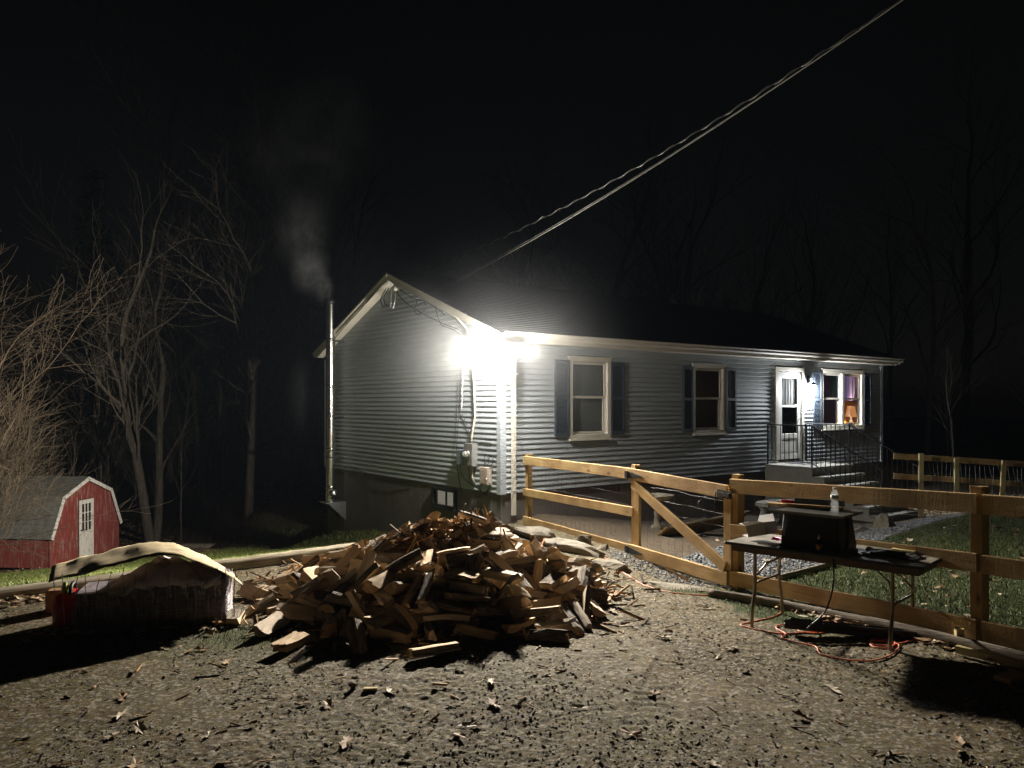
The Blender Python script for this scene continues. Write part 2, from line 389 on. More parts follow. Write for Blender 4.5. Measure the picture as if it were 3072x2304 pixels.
# ------------------------------------------------------------------ house
HM = Matrix.Translation((CX0,CY0,0)) @ Matrix.Rotation(HROT,4,'Z')
house = thing('house', 'grey vinyl sided ranch house with dark shutters and low gable roof', 'house', (CX0,CY0,0), HROT)
HL, HW, ZS, ZE = 13.5, 7.75, .42, 3.2
rng = random.Random(4)
OPEN = [(1.66,2.70,1.41,2.95),(5.31,6.38,1.42,2.92),(8.40,9.56,.64,2.98),(10.42,12.44,1.43,2.93)]
def siding(fixed, a0, a1, z, h, front):
    """one lapped course: out = outward distance"""
    mb = MB(); n = max(1, int((a1-a0)/.45)); V = []
    for i in range(n+1):
        a = a0+(a1-a0)*i/n; w = rng.uniform(-.0016,.0016)
        for (o, zz) in ((.0,z+.001),(.025+w,z+w*.6),(.026+w,z+.013),(.005,z+h)):
            V.append((a,-o,zz) if front else (-o,a,zz))
    F = []
    for i in range(n):
        for j in range(3):
            q = (i*4+j,(i+1)*4+j,(i+1)*4+j+1,i*4+j+1); F.append(q if front else q[::-1])
    F += [(0,1,2,3) if not front else (3,2,1,0), (n*4+3,n*4+2,n*4+1,n*4) if not front else (n*4,n*4+1,n*4+2,n*4+3)]
    mb.add(V, F); return mb
CH = .1
nc = int(round((ZE+.02-ZS)/CH))
for i in range(nc):
    z = ZS+i*CH; segs = [(.06,HL-.06)]
    for (a,b,c,d) in OPEN:
        if c-.06 < z+CH*.5 < d+.04:
            ns = []
            for (s,e) in segs:
                if a > s and b < e: ns += [(s,a-.02),(b+.02,e)]
                else: ns.append((s,e))
            segs = ns
    for (s,e) in segs:
        cuts = [s]; 
        if e-s > 4.2: cuts.append(s+rng.uniform(.35,.65)*(e-s))
        cuts.append(e)
        for k in range(len(cuts)-1):
            siding(0, cuts[k], cuts[k+1]-(.0 if k == len(cuts)-2 else .003), z, CH, True).build('siding_board', MT['vinyl'], house)
RIDGE_Z, RY = 4.98, HW/2
SL = (RIDGE_Z-3.355)/(RY+.4)
i = 0
while True:
    z = ZS+i*CH
    top = z+CH-ZE+.0
    ins = max(0, (z+CH*.6-(RIDGE_Z-SL*RY-.10))/SL)
    a0, a1 = max(.06, ins), min(HW-.06, HW-ins)
    if a1-a0 < .3: break
    c = a0+rng.uniform(.3,.7)*(a1-a0) if a1-a0 > 3 else None
    for (s,e) in ([(a0,c-.003),(c,a1)] if c else [(a0,a1)]):
        siding(0, s, e, z, CH, False).build('siding_board', MT['vinyl'], house)
    i += 1
# sheathing behind the siding (keeps lamp light out of the rooms)
mb = MB()
def wall_with_holes(mb, holes, x0, x1, z0, z1, y0, y1):
    xsx = sorted(set([x0,x1]+[h[0] for h in holes]+[h[1] for h in holes]))
    for a, b in zip(xsx[:-1], xsx[1:]):
        hh = [h for h in holes if h[0] < (a+b)/2 < h[1]]
        if hh:
            mb.box((a,y0,z0),(b,y1,hh[0][2])); mb.box((a,y0,hh[0][3]),(b,y1,z1))
        else: mb.box((a,y0,z0),(b,y1,z1))
wall_with_holes(mb, OPEN, .02, HL-.02, ZS-.02, ZE+.1, .004, .1)
mb.build('front_wall', MT['dark'], house)
mb = MB(); mb.prism([(.12,ZS-.02),(HW-.02,ZS-.02),(HW-.02,ZE),(RY,RIDGE_Z-.12),(.12,ZE)], 0, .004, .1); mb.build('gable_wall', MT['dark'], house)
mb = MB(); mb.prism([(.02,-.9),(HW-.02,-.9),(HW-.02,ZE),(RY,RIDGE_Z-.12),(.02,ZE)], 0, HL-.1, HL); mb.build('gable_wall', MT['vinyl'], house)
mb = MB(); mb.box((.1,HW-.1,-2.4),(HL-.1,HW,ZE)); mb.build('back_wall', MT['vinyl'], house)
mb = MB(); mb.box((.1,.1,ZS),(HL-.1,HW-.1,ZS+.1)); mb.box((.1,.1,ZE+.02),(HL-.1,HW-.1,ZE+.1)); mb.build('inner_floor', MT['dark'], house)
# corner posts
for (x, y) in ((0,0),(HL,0),(0,HW)):
    mb = MB(); sx = 1 if x == 0 else -1; sy = 1 if y == 0 else -1
    mb.box((x-.038*sx if sx>0 else x-.09, min(y-.038*sy,y+.09*sy), ZS-.015),(x+.09 if sx>0 else x+.038, max(y-.038*sy,y+.09*sy), ZE+.02))
    mb.build('corner_post', MT['corner'], house, bevel=.004)
# foundation: brown panels on the gable side, plain wall below the front
pt = [.0,.29,1.53,2.885,4.13,5.38,6.62,7.66]
for a, b in zip(pt[:-1], pt[1:]):
    mb = MB(); mb.box((.0+rng.uniform(-.002,.002),a+.004,-2.3),(.03,b-.004,ZS-.004)); mb.build('foundation_panel', MT['panel'], house)
mb = MB(); mb.box((.026,.03,-2.3),(.06,7.64,ZS-.01)); mb.build('foundation_core', MT['panel_gap'], house)
for a in range(9):
    mb = MB(); x0 = .034+a*1.5; x1 = min(x0+1.494, HL-.03)
    mb.box((x0,.02,-1.1),(x1,.06,ZS-.004)); mb.build('foundation_panel', MT['panel'], house)
# roof
mb = MB()
for side in (1,-1):
    y0 = -.46 if side == 1 else HW+.16; n = 31; V = []
    L = abs(RY-y0)
    for k in range(n):
        f0, f1 = k/n, (k+1)/n
        ya, yb = y0+(RY-y0)*f0, y0+(RY-y0)*f1
        za, zb = RIDGE_Z-SL*L*(1-f0), RIDGE_Z-SL*L*(1-f1)
        mb.add([(-.30,ya,za+.012),(HL+.30,ya,za+.012),(HL+.30,yb,zb),(-.30,yb,zb),(-.30,ya,za-.012),(HL+.30,ya,za-.012)],
               [(0,1,2,3),(4,5,1,0)] if side == 1 else [(3,2,1,0),(0,1,5,4)])
    mb.add([(-.30,y0,RIDGE_Z-SL*L-.03),(HL+.30,y0,RIDGE_Z-SL*L-.03),(HL+.30,RY,RIDGE_Z-.03),(-.30,RY,RIDGE_Z-.03)], [(3,2,1,0)])
roof = mb.build('roof', MT['shingle'], house)
mb = MB(); mb.prism([(RY-.16,RIDGE_Z-.045),(RY,RIDGE_Z+.022),(RY+.16,RIDGE_Z-.045),(RY,RIDGE_Z-.01)],0,-.31,HL+.31); mb.build('ridge_cap', MT['shingle'], roof)
# rakes
for x in (-.27, HL+.27):
    for side in (1,-1):
        y0 = -.42 if side == 1 else HW+.12
        z0 = RIDGE_Z-SL*abs(RY-y0)
        mb = MB(); sgn = -1 if x < 0 else 1
        def rk(o0,o1,x0,x1):
            poly = [(y0,z0-o0),(RY,RIDGE_Z-o0),(RY,RIDGE_Z-o1),(y0,z0-o1)]
            if side == -1: poly = poly[::-1]
            mb.prism(poly, 0, min(x0,x1), max(x0,x1))
        rk(.034,.17,x,x-sgn*.03); rk(.032,.075,x+sgn*.018,x-sgn*.001)
        rk(.171,.185,x-sgn*.001,x-sgn*.245)
        mb.build('rake_board', MT['trim'], house)
mb = MB(); mb.box((-.27,-.40,3.17),(HL+.27,-.37,3.33)); mb.build('fascia', MT['trim'], house)
mb = MB(); mb.box((-.262,-.37,3.175),(HL+.262,.0,3.188)); mb.build('soffit', MT['trim'], house)
gp = [(-.405,3.345),(-.405,3.235),(-.475,3.235),(-.50,3.265),(-.505,3.30),(-.530,3.325),(-.530,3.345),(-.522,3.345),(-.520,3.327),(-.497,3.303),(-.49,3.268),(-.47,3.243),(-.413,3.243),(-.413,3.345)]
mb = MB(); mb.prism(gp,0,-.26,HL+.30); gut = mb.build('gutter', MT['trim'], house)
mb = MB(); mb.prism(gp[:7]+[(-.405,3.345)],0,-.266,-.259); mb.prism(gp[:7]+[(-.405,3.345)],0,HL+.299,HL+.306); mb.build('end_cap', MT['trim'], gut)
mb = MB(); mb.prism([(HW+.165,3.41),(HW+.165,3.30),(HW+.235,3.30),(HW+.29,3.39),(HW+.29,3.41)][::-1],0,-.26,HL+.30); mb.build('gutter', MT['trim'], house)
# downspout beside the corner
ds = MB()
dsx = .225
prev = None
for (y0,z0,y1,z1) in ((-.46,3.236,-.46,3.14),(-.46,3.14,-.085,2.88),(-.085,2.88,-.085,.03)):
    d = Vector((0,y1-y0,z1-z0)); Lg = d.length; ang = math.atan2(-d.y, -d.z)
    M = Matrix.Translation((dsx,(y0+y1)/2,(z0+z1)/2)) @ Matrix.Rotation(-ang,4,'X')
    ds.box((-.04,-.028,-Lg/2-.01),(.04,.028,Lg/2+.01), M=M)
for k in (-1,0,1): ds.box((dsx+k*.022-.005,-.118,.04),(dsx+k*.022+.005,-.112,2.86))
dsp = ds.build('downspout', MT['trim'], house)
for z in (2.6,.46):
    mb = MB(); mb.box((dsx-.075,-.122,z),(dsx+.075,-.119,z+.03)); mb.build('strap', MT['white'], dsp)

# windows
MT['glass'] = glass('window_glass')
MT['shade'] = simple('window_blind', (.20,.225,.21), (.17,.19,.18), scale=2, rough=.9)
def frame_rect(mb, x0, x1, z0, z1, w, y0, y1, slot=0):
    mb.box((x0,y0,z0),(x0+w,y1,z1),slot); mb.box((x1-w,y0,z0),(x1,y1,z1),slot)
    mb.box((x0+w,y0,z0),(x1-w,y1,z0+w),slot); mb.box((x0+w,y0,z1-w),(x1-w,y1,z1),slot)
def double_hung(win, x0, x1, z0, z1):
    zm = (z0+z1)/2+.02
    for (a,b,y) in ((zm-.02,z1,.012),(z0,zm+.02,.042)):
        mb = MB(); frame_rect(mb, x0, x1, a, b, .045, y, y+.028); mb.build('sash', MT['trim'], win, bevel=.003)
        mb = MB(); mb.box((x0+.044,y+.012,a+.044),(x1-.044,y+.016,b-.044)); mb.build('pane', MT['glass'], win)
def window(x0, x1, z0, z1, double=False):
    mb = MB(); frame_rect(mb, x0-.035, x1+.035, z0-.035, z1+.035, .085, -.045, .02)
    frame_rect(mb, x0+.0, x1-.0, z0, z1, .06, .021, .085)
    if double: mb.box(((x0+x1)/2-.05,-.04,z0+.051),((x0+x1)/2+.05,.084,z1-.051))
    win = mb.build('window', MT['trim'], house, bevel=.003)
    if double:
        xm = (x0+x1)/2; double_hung(win, x0+.061, xm-.051, z0+.061, z1-.061); double_hung(win, xm+.051, x1-.061, z0+.061, z1-.061)
    else: double_hung(win, x0+.061, x1-.061, z0+.061, z1-.061)
    mb = MB(); mb.box((x0-.05,-.075,z0-.075),(x1+.05,-.03,z0-.036)); mb.build('sill', MT['trim'], win, bevel=.004)
    mb = MB(); mb.box((x0-.06,-.062,z1+.036),(x1+.06,-.01,z1+.056)); mb.build('head_cap', MT['trim'], win)
    return win
def shutter(x0, x1, z0, z1):
    mb = MB(); y0, y1 = -.062, -.028; w = .045; zm = z0+(z1-z0)*.5
    mb.box((x0,y0,z0),(x0+w,y1,z1)); mb.box((x1-w,y0,z0),(x1,y1,z1))
    mb.box((x0+w,y0,z0),(x1-w,y1,z0+.07)); mb.box((x0+w,y0,zm-.03),(x1-w,y1,zm+.03))
    # arched head piece
    n = 8; xa, xb = x0+w, x1-w
    for k in range(n):
        a, b = xa+(xb-xa)*k/n, xa+(xb-xa)*(k+1)/n; c = ((a+b)/2-(xa+xb)/2)/((xb-xa)/2)
        mb.box((a,y0,z1-.095+.04*(1-c*c)),(b,y1,z1))
    mb.box((x0+w,-.03,z0+.05),(x1-w,-.027,z1-.02))
    s = mb.build('shutter', MT['shutter'], house)
    mb = MB()
    for (a,b) in ((z0+.075,zm-.035),(zm+.035,z1-.06)):
        k = int((b-a)/.032)
        for i in range(k):
            z = a+(b-a)*i/k
            mb.add([(xa+.001,-.056,z),(xb-.001,-.056,z),(xb-.001,-.034,z+.026),(xa+.001,-.034,z+.026),(xa+.001,-.056,z+.005),(xb-.001,-.056,z+.005),(xb-.001,-.034,z+.031),(xa+.001,-.034,z+.031)],
                   [(0,1,2,3)[::-1],(4,5,6,7),(0,1,5,4),(2,3,7,6)])
    mb.build('louvers', MT['shutter'], s)
window(1.66,2.70,1.41,2.95); shutter(1.25,1.615,1.44,2.92); shutter(2.745,3.11,1.44,2.92)
window(5.31,6.38,1.42,2.92); shutter(4.925,5.265,1.44,2.90); shutter(6.425,6.80,1.44,2.90)
window(10.42,12.44,1.43,2.93,True); shutter(10.02,10.375,1.44,2.90); shutter(12.485,12.85,1.44,2.90)
mb = MB(); mb.box((1.73,.088,1.48),(2.63,.094,2.88)); mb.build('window_blind', MT['shade'], house)
# rooms behind the glass
def room(x0, x1, y1, mat):
    mb = MB(); z0, z1, y0 = ZS+.105, ZE+.015, .105
    mb.add([(x0,y0,z0),(x1,y0,z0),(x1,y1,z0),(x0,y1,z0),(x0,y0,z1),(x1,y0,z1),(x1,y1,z1),(x0,y1,z1)],
           [(0,1,2,3),(7,6,5,4),(1,2,6,5)[::-1],(2,3,7,6)[::-1],(3,0,4,7)[::-1]])
    return mb.build('room', mat, house)
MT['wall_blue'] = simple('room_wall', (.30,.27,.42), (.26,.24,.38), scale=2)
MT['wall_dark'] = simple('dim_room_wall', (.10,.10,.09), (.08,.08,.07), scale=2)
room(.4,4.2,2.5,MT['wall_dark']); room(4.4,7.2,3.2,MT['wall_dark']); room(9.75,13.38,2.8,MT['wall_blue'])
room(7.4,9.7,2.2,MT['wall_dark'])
MT['curtain_violet'] = simple('violet_curtain', (.30,.27,.62), (.22,.2,.5), scale=4, stretch=(10,10,.3))
MT['curtain_teal'] = simple('teal_curtain', (.25,.42,.42), (.18,.33,.34), scale=4, stretch=(10,10,.3))
MT['orange_wall'] = simple('orange_wall', (.75,.36,.10), (.65,.30,.08), scale=3)
def curtain(x0, x1, z0, z1, y, mat):
    mb = MB(); n = 26; V = []
    for i in range(n+1):
        x = x0+(x1-x0)*i/n; yy = y+.022*math.sin(i*1.9)+.008*math.sin(i*4.1)
        V += [(x,yy,z0),(x,yy,z1),(x,yy+.004,z0),(x,yy+.004,z1)]
    F = []
    for i in range(n):
        a = i*4; b = a+4; F += [(a,b,b+1,a+1),(b+2,a+2,a+3,b+3)]
    mb.add(V,F); return mb.build('curtain', mat, house)
curtain(11.95,12.95,2.16,2.95,.35,MT['curtain_violet'])
curtain(11.38,11.80,2.25,2.95,.30,MT['curtain_teal'])
mb = MB(); mb.box((12.25,.62,.6),(13.36,.65,2.14)); mb.build('partition', MT['orange_wall'], house)
# front door
mb = MB(); x0, x1, z0, z1 = 8.40, 9.56, .62, 2.98
mb.box((x0-.03,-.05,z0),(x0+.085,.03,z1)); mb.box((x1-.085,-.05,z0),(x1+.03,.03,z1)); mb.box((x0+.085,-.05,z1-.10),(x1-.085,.03,z1))
door = mb.build('front_door', MT['trim'], house, bevel=.004)
dx0, dx1, dz0, dz1 = x0+.10, x1-.10, z0+.06, z1-.115
mb = MB(); s = .15
mb.box((dx0,-.03,dz0),(dx0+s,.01,dz1)); mb.box((dx1-s,-.03,dz0),(dx1,.01,dz1))
mb.box((dx0+s,-.03,dz1-.16),(dx1-s,.01,dz1)); mb.box((dx0+s,-.03,dz0),(dx1-s,.01,dz0+.12))
mb.box((dx0+s,-.03,dz0+.52),(dx1-s,.01,dz0+.64)); mb.box((dx0+s,-.025,dz0+1.30),(dx1-s,.005,dz0+1.35))
mb.box((dx0+s,-.008,dz0+.12),(dx1-s,.004,dz0+.52)); mb.box((dx0+s+.06,-.02,dz0+.18),(dx1-s-.06,-.007,dz0+.46))
mb.build('storm_door', MT['white'], door, bevel=.003)
for (a,b) in ((dz0+.64,dz0+1.30),(dz0+1.35,dz1-.16)):
    mb = MB(); mb.box((dx0+s,-.012,a),(dx1-s,-.008,b)); mb.build('pane', MT['glass'], door)
mb = MB(); mb.tube([(dx1-.07,-.03,dz0+1.02),(dx1-.07,-.075,dz0+1.02),(dx1-.07,-.08,dz0+1.06),(dx1-.07,-.08,dz0+1.16),(dx1-.07,-.03,dz0+1.18)],.012,6); mb.build('handle', MT['galv'], door, smooth=True)
MT['lace'] = simple('lace_curtain', (.30,.30,.29), (.2,.2,.2), scale=5, stretch=(8,8,.5), rough=.9)
mb = MB(); n = 20; V = []
for i in range(n+1):
    x = dx0+s+.01+(dx1-dx0-2*s-.02)*i/n; V += [(x,.006+.004*math.sin(i*1.7),dz0+1.36),(x,.006+.004*math.sin(i*1.7),dz1-.1)]
mb.add(V,[(2*i,2*i+2,2*i+3,2*i+1) for i in range(n)]); mb.build('lace_curtain', MT['lace'], door)
# basement window on the gable
mb = MB(); t0, t1, z0, z1 = 1.46, 2.34, -.03, .36
def fr_g(mb,a,b,c,d,w,x0,x1):
    mb.box((x0,a,c),(x1,a+w,d)); mb.box((x0,b-w,c),(x1,b,d)); mb.box((x0,a+w,c),(x1,b-w,c+w)); mb.box((x0,a+w,d-w),(x1,b-w,d))
fr_g(mb,t0,t1,z0,z1,.055,-.07,-.0005); mb.box((-.055,(t0+t1)/2-.10,z0+.055),(-.02,(t0+t1)/2-.07,z1-.055))
mb.box((-.09,t0-.02,z0-.03),(.0,t1+.02,z0-.001))
bw = mb.build('basement_window', simple('black_frame',(.02,.021,.024),(.015,.016,.018),rough=.5), house, bevel=.003)
mb = MB(); mb.box((-.034,t0+.055,z0+.055),(-.031,t1-.055,z1-.055)); mb.build('pane', MT['glass'], bw)
MT['glow_curtain'] = simple('basement_curtain', (.62,.60,.54), (.42,.40,.36), scale=5, stretch=(3,8,1), rough=.9)
MT['glow_curtain'].node_tree.nodes['Principled BSDF'].inputs['Emission Color'].default_value = (1,.93,.8,1); MT['glow_curtain'].node_tree.nodes['Principled BSDF'].inputs['Emission Strength'].default_value = .16  # faint emission put into the cloth for light from the room behind
mb = MB(); mb.box((-.012,t0+.06,z0+.056),(-.006,t1-.16,z1-.056)); mb.build('basement_curtain', MT['glow_curtain'], bw)
# ------------------------------------------------------------------ lamps on the house
def hl(x, y, z=0): return HM @ Vector((x,y,z))          # house local -> world
FL_LOC = hl(-.17,-.2,3.17)
flood = thing('floodlight', 'glaring white security floodlight under the eave at the near corner', 'floodlight', FL_LOC, HROT)
MT['lens'] = emit('flood_lens', (1.0,.95,.86), FLOOD)
MT['lamp_body'] = simple('white_lamp_body', (.75,.75,.74), (.68,.68,.67), rough=.4)
mb = MB(); mb.lathe([(.0,0),(.075,0),(.075,-.035),(.05,-.05),(.0,-.05)],14); mb.tube([(0,0,-.04),(0,0,-.13)],.02,8); mb.build('mount', MT['lamp_body'], flood, smooth=False)
def head(parent, p, axis, r, lens, arm0):
    p = Vector(p); a = Vector(axis).normalized()
    M = Matrix.Translation(p) @ a.to_track_quat('Z','Y').to_matrix().to_4x4()
    mb = MB(); mb.tube([arm0, (Vector(arm0)+p-a*.05)/2+Vector((0,0,-.01)), p-a*.05],.013,6)
    mb.lathe([(.0,-.085),(r*.5,-.08),(r*.95,-.045),(r*1.12,.0),(r*1.16,.012),(r*1.02,.012),(r*1.0,.004)],16,M=M)
    h = mb.build('lamp_head', MT['lamp_body'], parent, smooth=True)
    mb = MB(); mb.lathe([(r*.99,.004),(r*.97,.025),(r*.85,.05),(r*.55,.07),(.0,.078)],16,M=M); mb.build('lens', lens, h, smooth=True); return h
IR = Matrix.Rotation(-HROT,3,'Z')
for (p, ax, pw) in (((-.40+.17,-.42+.2,-.19),(-.99,.06,-.02),1.8), ((-.29+.17,-.64+.2,-.20),(-.26,-.96,-.03),.74), ((-.09+.17,-.70+.2,-.19),(.48,-.87,-.05),.54)):
    h = head(flood, p, IR @ Vector(ax), .092, MT['lens'], (0,0,-.12))
    ld = bpy.data.lights.new('beam','SPOT'); ld.energy = BEAM*pw; ld.spot_size = R(118); ld.spot_blend = 1.0; ld.shadow_soft_size = .05; ld.color = (1,.905,.75)
    lo = bpy.data.objects.new('beam', ld); COL.objects.link(lo); lo.parent = flood
    axl = (IR @ Vector(ax)).normalized(); lo.location = Vector(p)+axl*.11; lo.rotation_euler = axl.to_track_quat('-Z','Y').to_euler()
porch_lamp = thing('porch_lantern', 'bright white wall lantern on a scrolled bracket beside the front door', 'lantern', hl(9.80,0,2.55), HROT)
mb = MB(); mb.box((-.05,-.035,-.02),(.05,-.022,.24)); mb.tube([(0,-.03,.12),(0,-.08,.19),(0,-.14,.19),(0,-.17,.14),(0,-.17,.07)],.009,6)
mb.tube([(0,-.03,.04),(0,-.09,.03),(0,-.12,.08),(0,-.09,.12),(0,-.07,.09)],.007,5); mb.build('bracket', MT['black'], porch_lamp, smooth=True)
mb = MB(); mb.lathe([(0,.085),(.02,.08),(.035,.05),(.10,.0),(.105,-.012),(.0,-.012)],12,c=(0,-.17,0)); mb.build('cap', MT['black'], porch_lamp)
MT['porch_glow'] = emit('porch_glow', (.93,.97,1.0), PORCH)
mb = MB(); mb.lathe([(.0,-.013),(.045,-.014),(.06,-.05),(.068,-.10),(.055,-.16),(.03,-.20),(.0,-.205)],14,c=(0,-.17,0)); mb.build('globe', MT['porch_glow'], porch_lamp, smooth=True)
side = thing('side_floodlight', 'small round lamp on the far right end wall of the house', 'floodlight', hl(13.5,.35,2.85), HROT)
mb = MB(); mb.box((.0,-.05,-.05),(.02,.05,.05)); mb.build('mount', MT['lamp_body'], side)
MT['side_lens'] = emit('side_lens', (1,.95,.85), 350.0)
head(side, (.14,.0,.03), (.30,.94,.12), .05, MT['side_lens'], (.02,0,0))
# table lamp inside, then an added glow in the middle window
MT['shade_glow'] = emit('lampshade', (1.0,.34,.05), .45)
MT['bulb'] = emit('bulb', (1.0,.68,.36), 3500.0)
tl = thing('table_lamp', 'orange glowing table lamp seen through the right half of the double window', 'lamp', hl(12.42,.30,ZS+.1), HROT)
mb = MB(); mb.lathe([(.16,0),(.16,.03),(.03,.05),(.03,.9),(.07,1.0),(.03,1.1),(.015,1.2)],12); mb.build('base', MT['black'], tl)
mb = MB(); mb.lathe([(.16,1.18),(.10,1.48)],16,caps=False); mb.build('shade', MT['shade_glow'], tl, smooth=True)
mb = MB(); mb.lathe([(.0,1.24),(.04,1.28),(.0,1.33)],8); mb.build('bulb', MT['bulb'], tl)
kl = thing('reflection_glow', 'added warm glow standing in for a reflection in the middle front window', 'lamp', hl(6.35,2.3,ZE), HROT)  # added light, no real fixture: stands in for a reflection on the pane
mb = MB(); mb.tube([(0,0,0),(0,0,-.5)],.008,5); mb.lathe([(.02,-.5),(.11,-.62),(.10,-.63),(.0,-.6)],12); mb.build('shade', MT['black'], kl)  # cord and shade of the added reflection glow, no real fixture
mb = MB(); mb.lathe([(.0,-.6),(.05,-.63),(.055,-.67),(.0,-.71)],10); mb.build('bulb', emit('reflection_bulb',(1,.6,.22),30.0), kl)
couch = MB(); couch.box((-.5,-.25,0),(.5,.25,.95)); couch.box((-.55,-.3,0),(-.45,.3,1.05))
tag(couch.build('armchair', simple('black_cloth',(.015,.015,.017),(.01,.01,.012)), None, Matrix.Translation(hl(11.15,.42,ZS+.1)) @ Matrix.Rotation(HROT,4,'Z'), bevel=.05), 'black armchair back showing low in the left pane of the double window', 'armchair')

# ------------------------------------------------------------------ stove pipe
pipe = thing('stove_pipe', 'shiny stainless stove pipe rising up the left end of the gable wall', 'chimney', hl(-.34,6.72,-.36), HROT)
zs = [0,.36,1.30,2.15,2.85,4.02,4.98]
for a, b in zip(zs[:-1], zs[1:]):
    mb = MB(); mb.lathe([(.112,a+.002),(.112,b-.002)],32,caps=False); mb.build('pipe_section', MT['steel'], pipe, smooth=True)
for z in zs[1:-1]:
    mb = MB(); mb.lathe([(.113,z-.035),(.118,z-.032),(.118,z+.032),(.113,z+.035)],32,caps=False); mb.build('locking_band', MT['steel'], pipe, smooth=True)
mb = MB(); mb.lathe([(.113,4.90),(.125,4.92),(.125,5.02),(.09,5.03),(.09,4.95)],24); mb.build('top_collar', MT['black'], pipe, smooth=True)
mb = MB(); mb.box((-.20,-.20,-.03),(.33,.20,-.002)); mb.build('base_plate', MT['galv'], pipe)
for y in (-.19,.19):
    mb = MB(); mb.prism([(-.14,-.032),(.33,-.032),(.33,-.48)][::-1],1,y-.004,y+.004); mb.build('support_bracket', MT['galv'], pipe)
Mx = Matrix.Translation((.0,0,.22)) @ Matrix.Rotation(R(90),4,'X')
mb = MB(); mb.lathe([(.085,.0),(.085,.20),(.095,.205),(.095,.23),(.05,.26),(.0,.27)],18,M=Mx); mb.build('tee_cap', MT['galv'], pipe, smooth=True)
for z in (1.1,2.12,4.0):
    mb = MB(); mb.lathe([(.121,z-.015),(.121,z+.015)],32,caps=False); 
    for y in (-.09,.09): mb.box((.06,y-.006,z-.015),(.33,y+.006,z+.015))
    mb.build('wall_strap', MT['black'], pipe)

# ------------------------------------------------------------------ meter, boxes and cables on the gable
MT['greybox'] = simple('grey_box', (.22,.22,.21), (.17,.17,.16), scale=8, rough=.55)
MT['bluegrey'] = simple('blue_grey_box', (.18,.21,.24), (.15,.175,.2), scale=4, rough=.55)
MT['beige'] = simple('beige_plastic', (.42,.35,.30), (.36,.30,.25), scale=4, rough=.6)
MT['pvc'] = simple('pvc_conduit', (.50,.47,.40), (.42,.39,.33), scale=4, rough=.5)
meter = thing('electric_meter', 'round glass electric meter on a grey box fixed to the gable siding', 'electric meter', hl(0,.87,.88), HROT)
mb = MB(); mb.box((-.15,-.15,.0),(-.024,.14,.43)); mb.box((-.156,-.14,.02),(-.15,.13,.30)); mb.build('meter_box', MT['greybox'], meter, bevel=.006)
Mg = Matrix.Translation((-.15,.0,.22)) @ Matrix.Rotation(R(-90),4,'Y')
mb = MB(); mb.lathe([(.088,.0),(.088,.03),(.075,.035)],20,M=Mg); mb.build('ring', MT['galv'], meter, smooth=True)
mb = MB(); mb.lathe([(.074,.02),(.07,.09),(.05,.11),(.0,.115)],20,M=Mg); mb.build('dial', simple('dial',(.30,.29,.27),(.12,.12,.11),scale=22,rough=.25), meter, smooth=True)
mb = MB(); mb.box((-.12,.16,.0),(-.024,.45,.29)); mb.box((-.14,.17,.28),(-.03,.2,.30)); mb.build('breaker_box', MT['bluegrey'], meter, bevel=.005)
mb = MB(); mb.tube([(-.06,.0,.42),(-.06,.0,.55),(-.05,-.10,.95),(-.05,-.07,1.55),(-.05,.02,2.25),(-.08,.12,2.62),(-.16,.40,2.88),(-.2,.8,3.06),(-.2,1.6,3.38),(-.2,2.6,3.74)],.022,8); mb.build('conduit', MT['pvc'], meter, smooth=True)
mb = MB(); mb.tube([(-.06,-.02,.0),(-.06,-.02,-.2),(-.04,-.06,-.33)],.026,8); mb.build('conduit', MT['pvc'], meter, smooth=True)
tele = thing('telephone_box', 'ribbed beige junction box low on the gable next to the corner', 'utility box', hl(0,.38,.56), HROT)
mb = MB(); mb.box((-.13,-.13,.0),(-.024,.13,.33)); tb = mb.build('case', MT['beige'], tele, bevel=.01)
mb = MB()
for k in range(9): mb.box((-.136,-.115+k*.027,.03),(-.13,-.103+k*.027,.30))
mb.build('ribs', MT['beige'], tele)
mb = MB(); mb.tube([(-.13,-.11,.12),(-.155,-.11,.12)],.012,6); mb.build('latch', MT['white'], tele)
def cables(name, label, paths, r, mat, parent=None, cat='cable', n=5):
    t = thing(name, label, cat, hl(*paths[0][0]), HROT); o = Vector(paths[0][0])
    for p in paths:
        pts = smooth_path([Vector(q)-o for q in p]); mb = MB(); mb.tube(pts, r, n); mb.build('cable_run', mat, t, smooth=True)
    return t
def smooth_path(P, k=6):
    P = [Vector(p) for p in P]; out = []
    for i in range(len(P)-1):
        a = P[max(i-1,0)]; b = P[i]; c = P[i+1]; d = P[min(i+2,len(P)-1)]
        for j in range(k):
            t = j/k; out.append(.5*((2*b)+(c-a)*t+(2*a-5*b+4*c-d)*t*t+(3*b-a-3*c+d)*t**3))
    out.append(P[-1]); return out
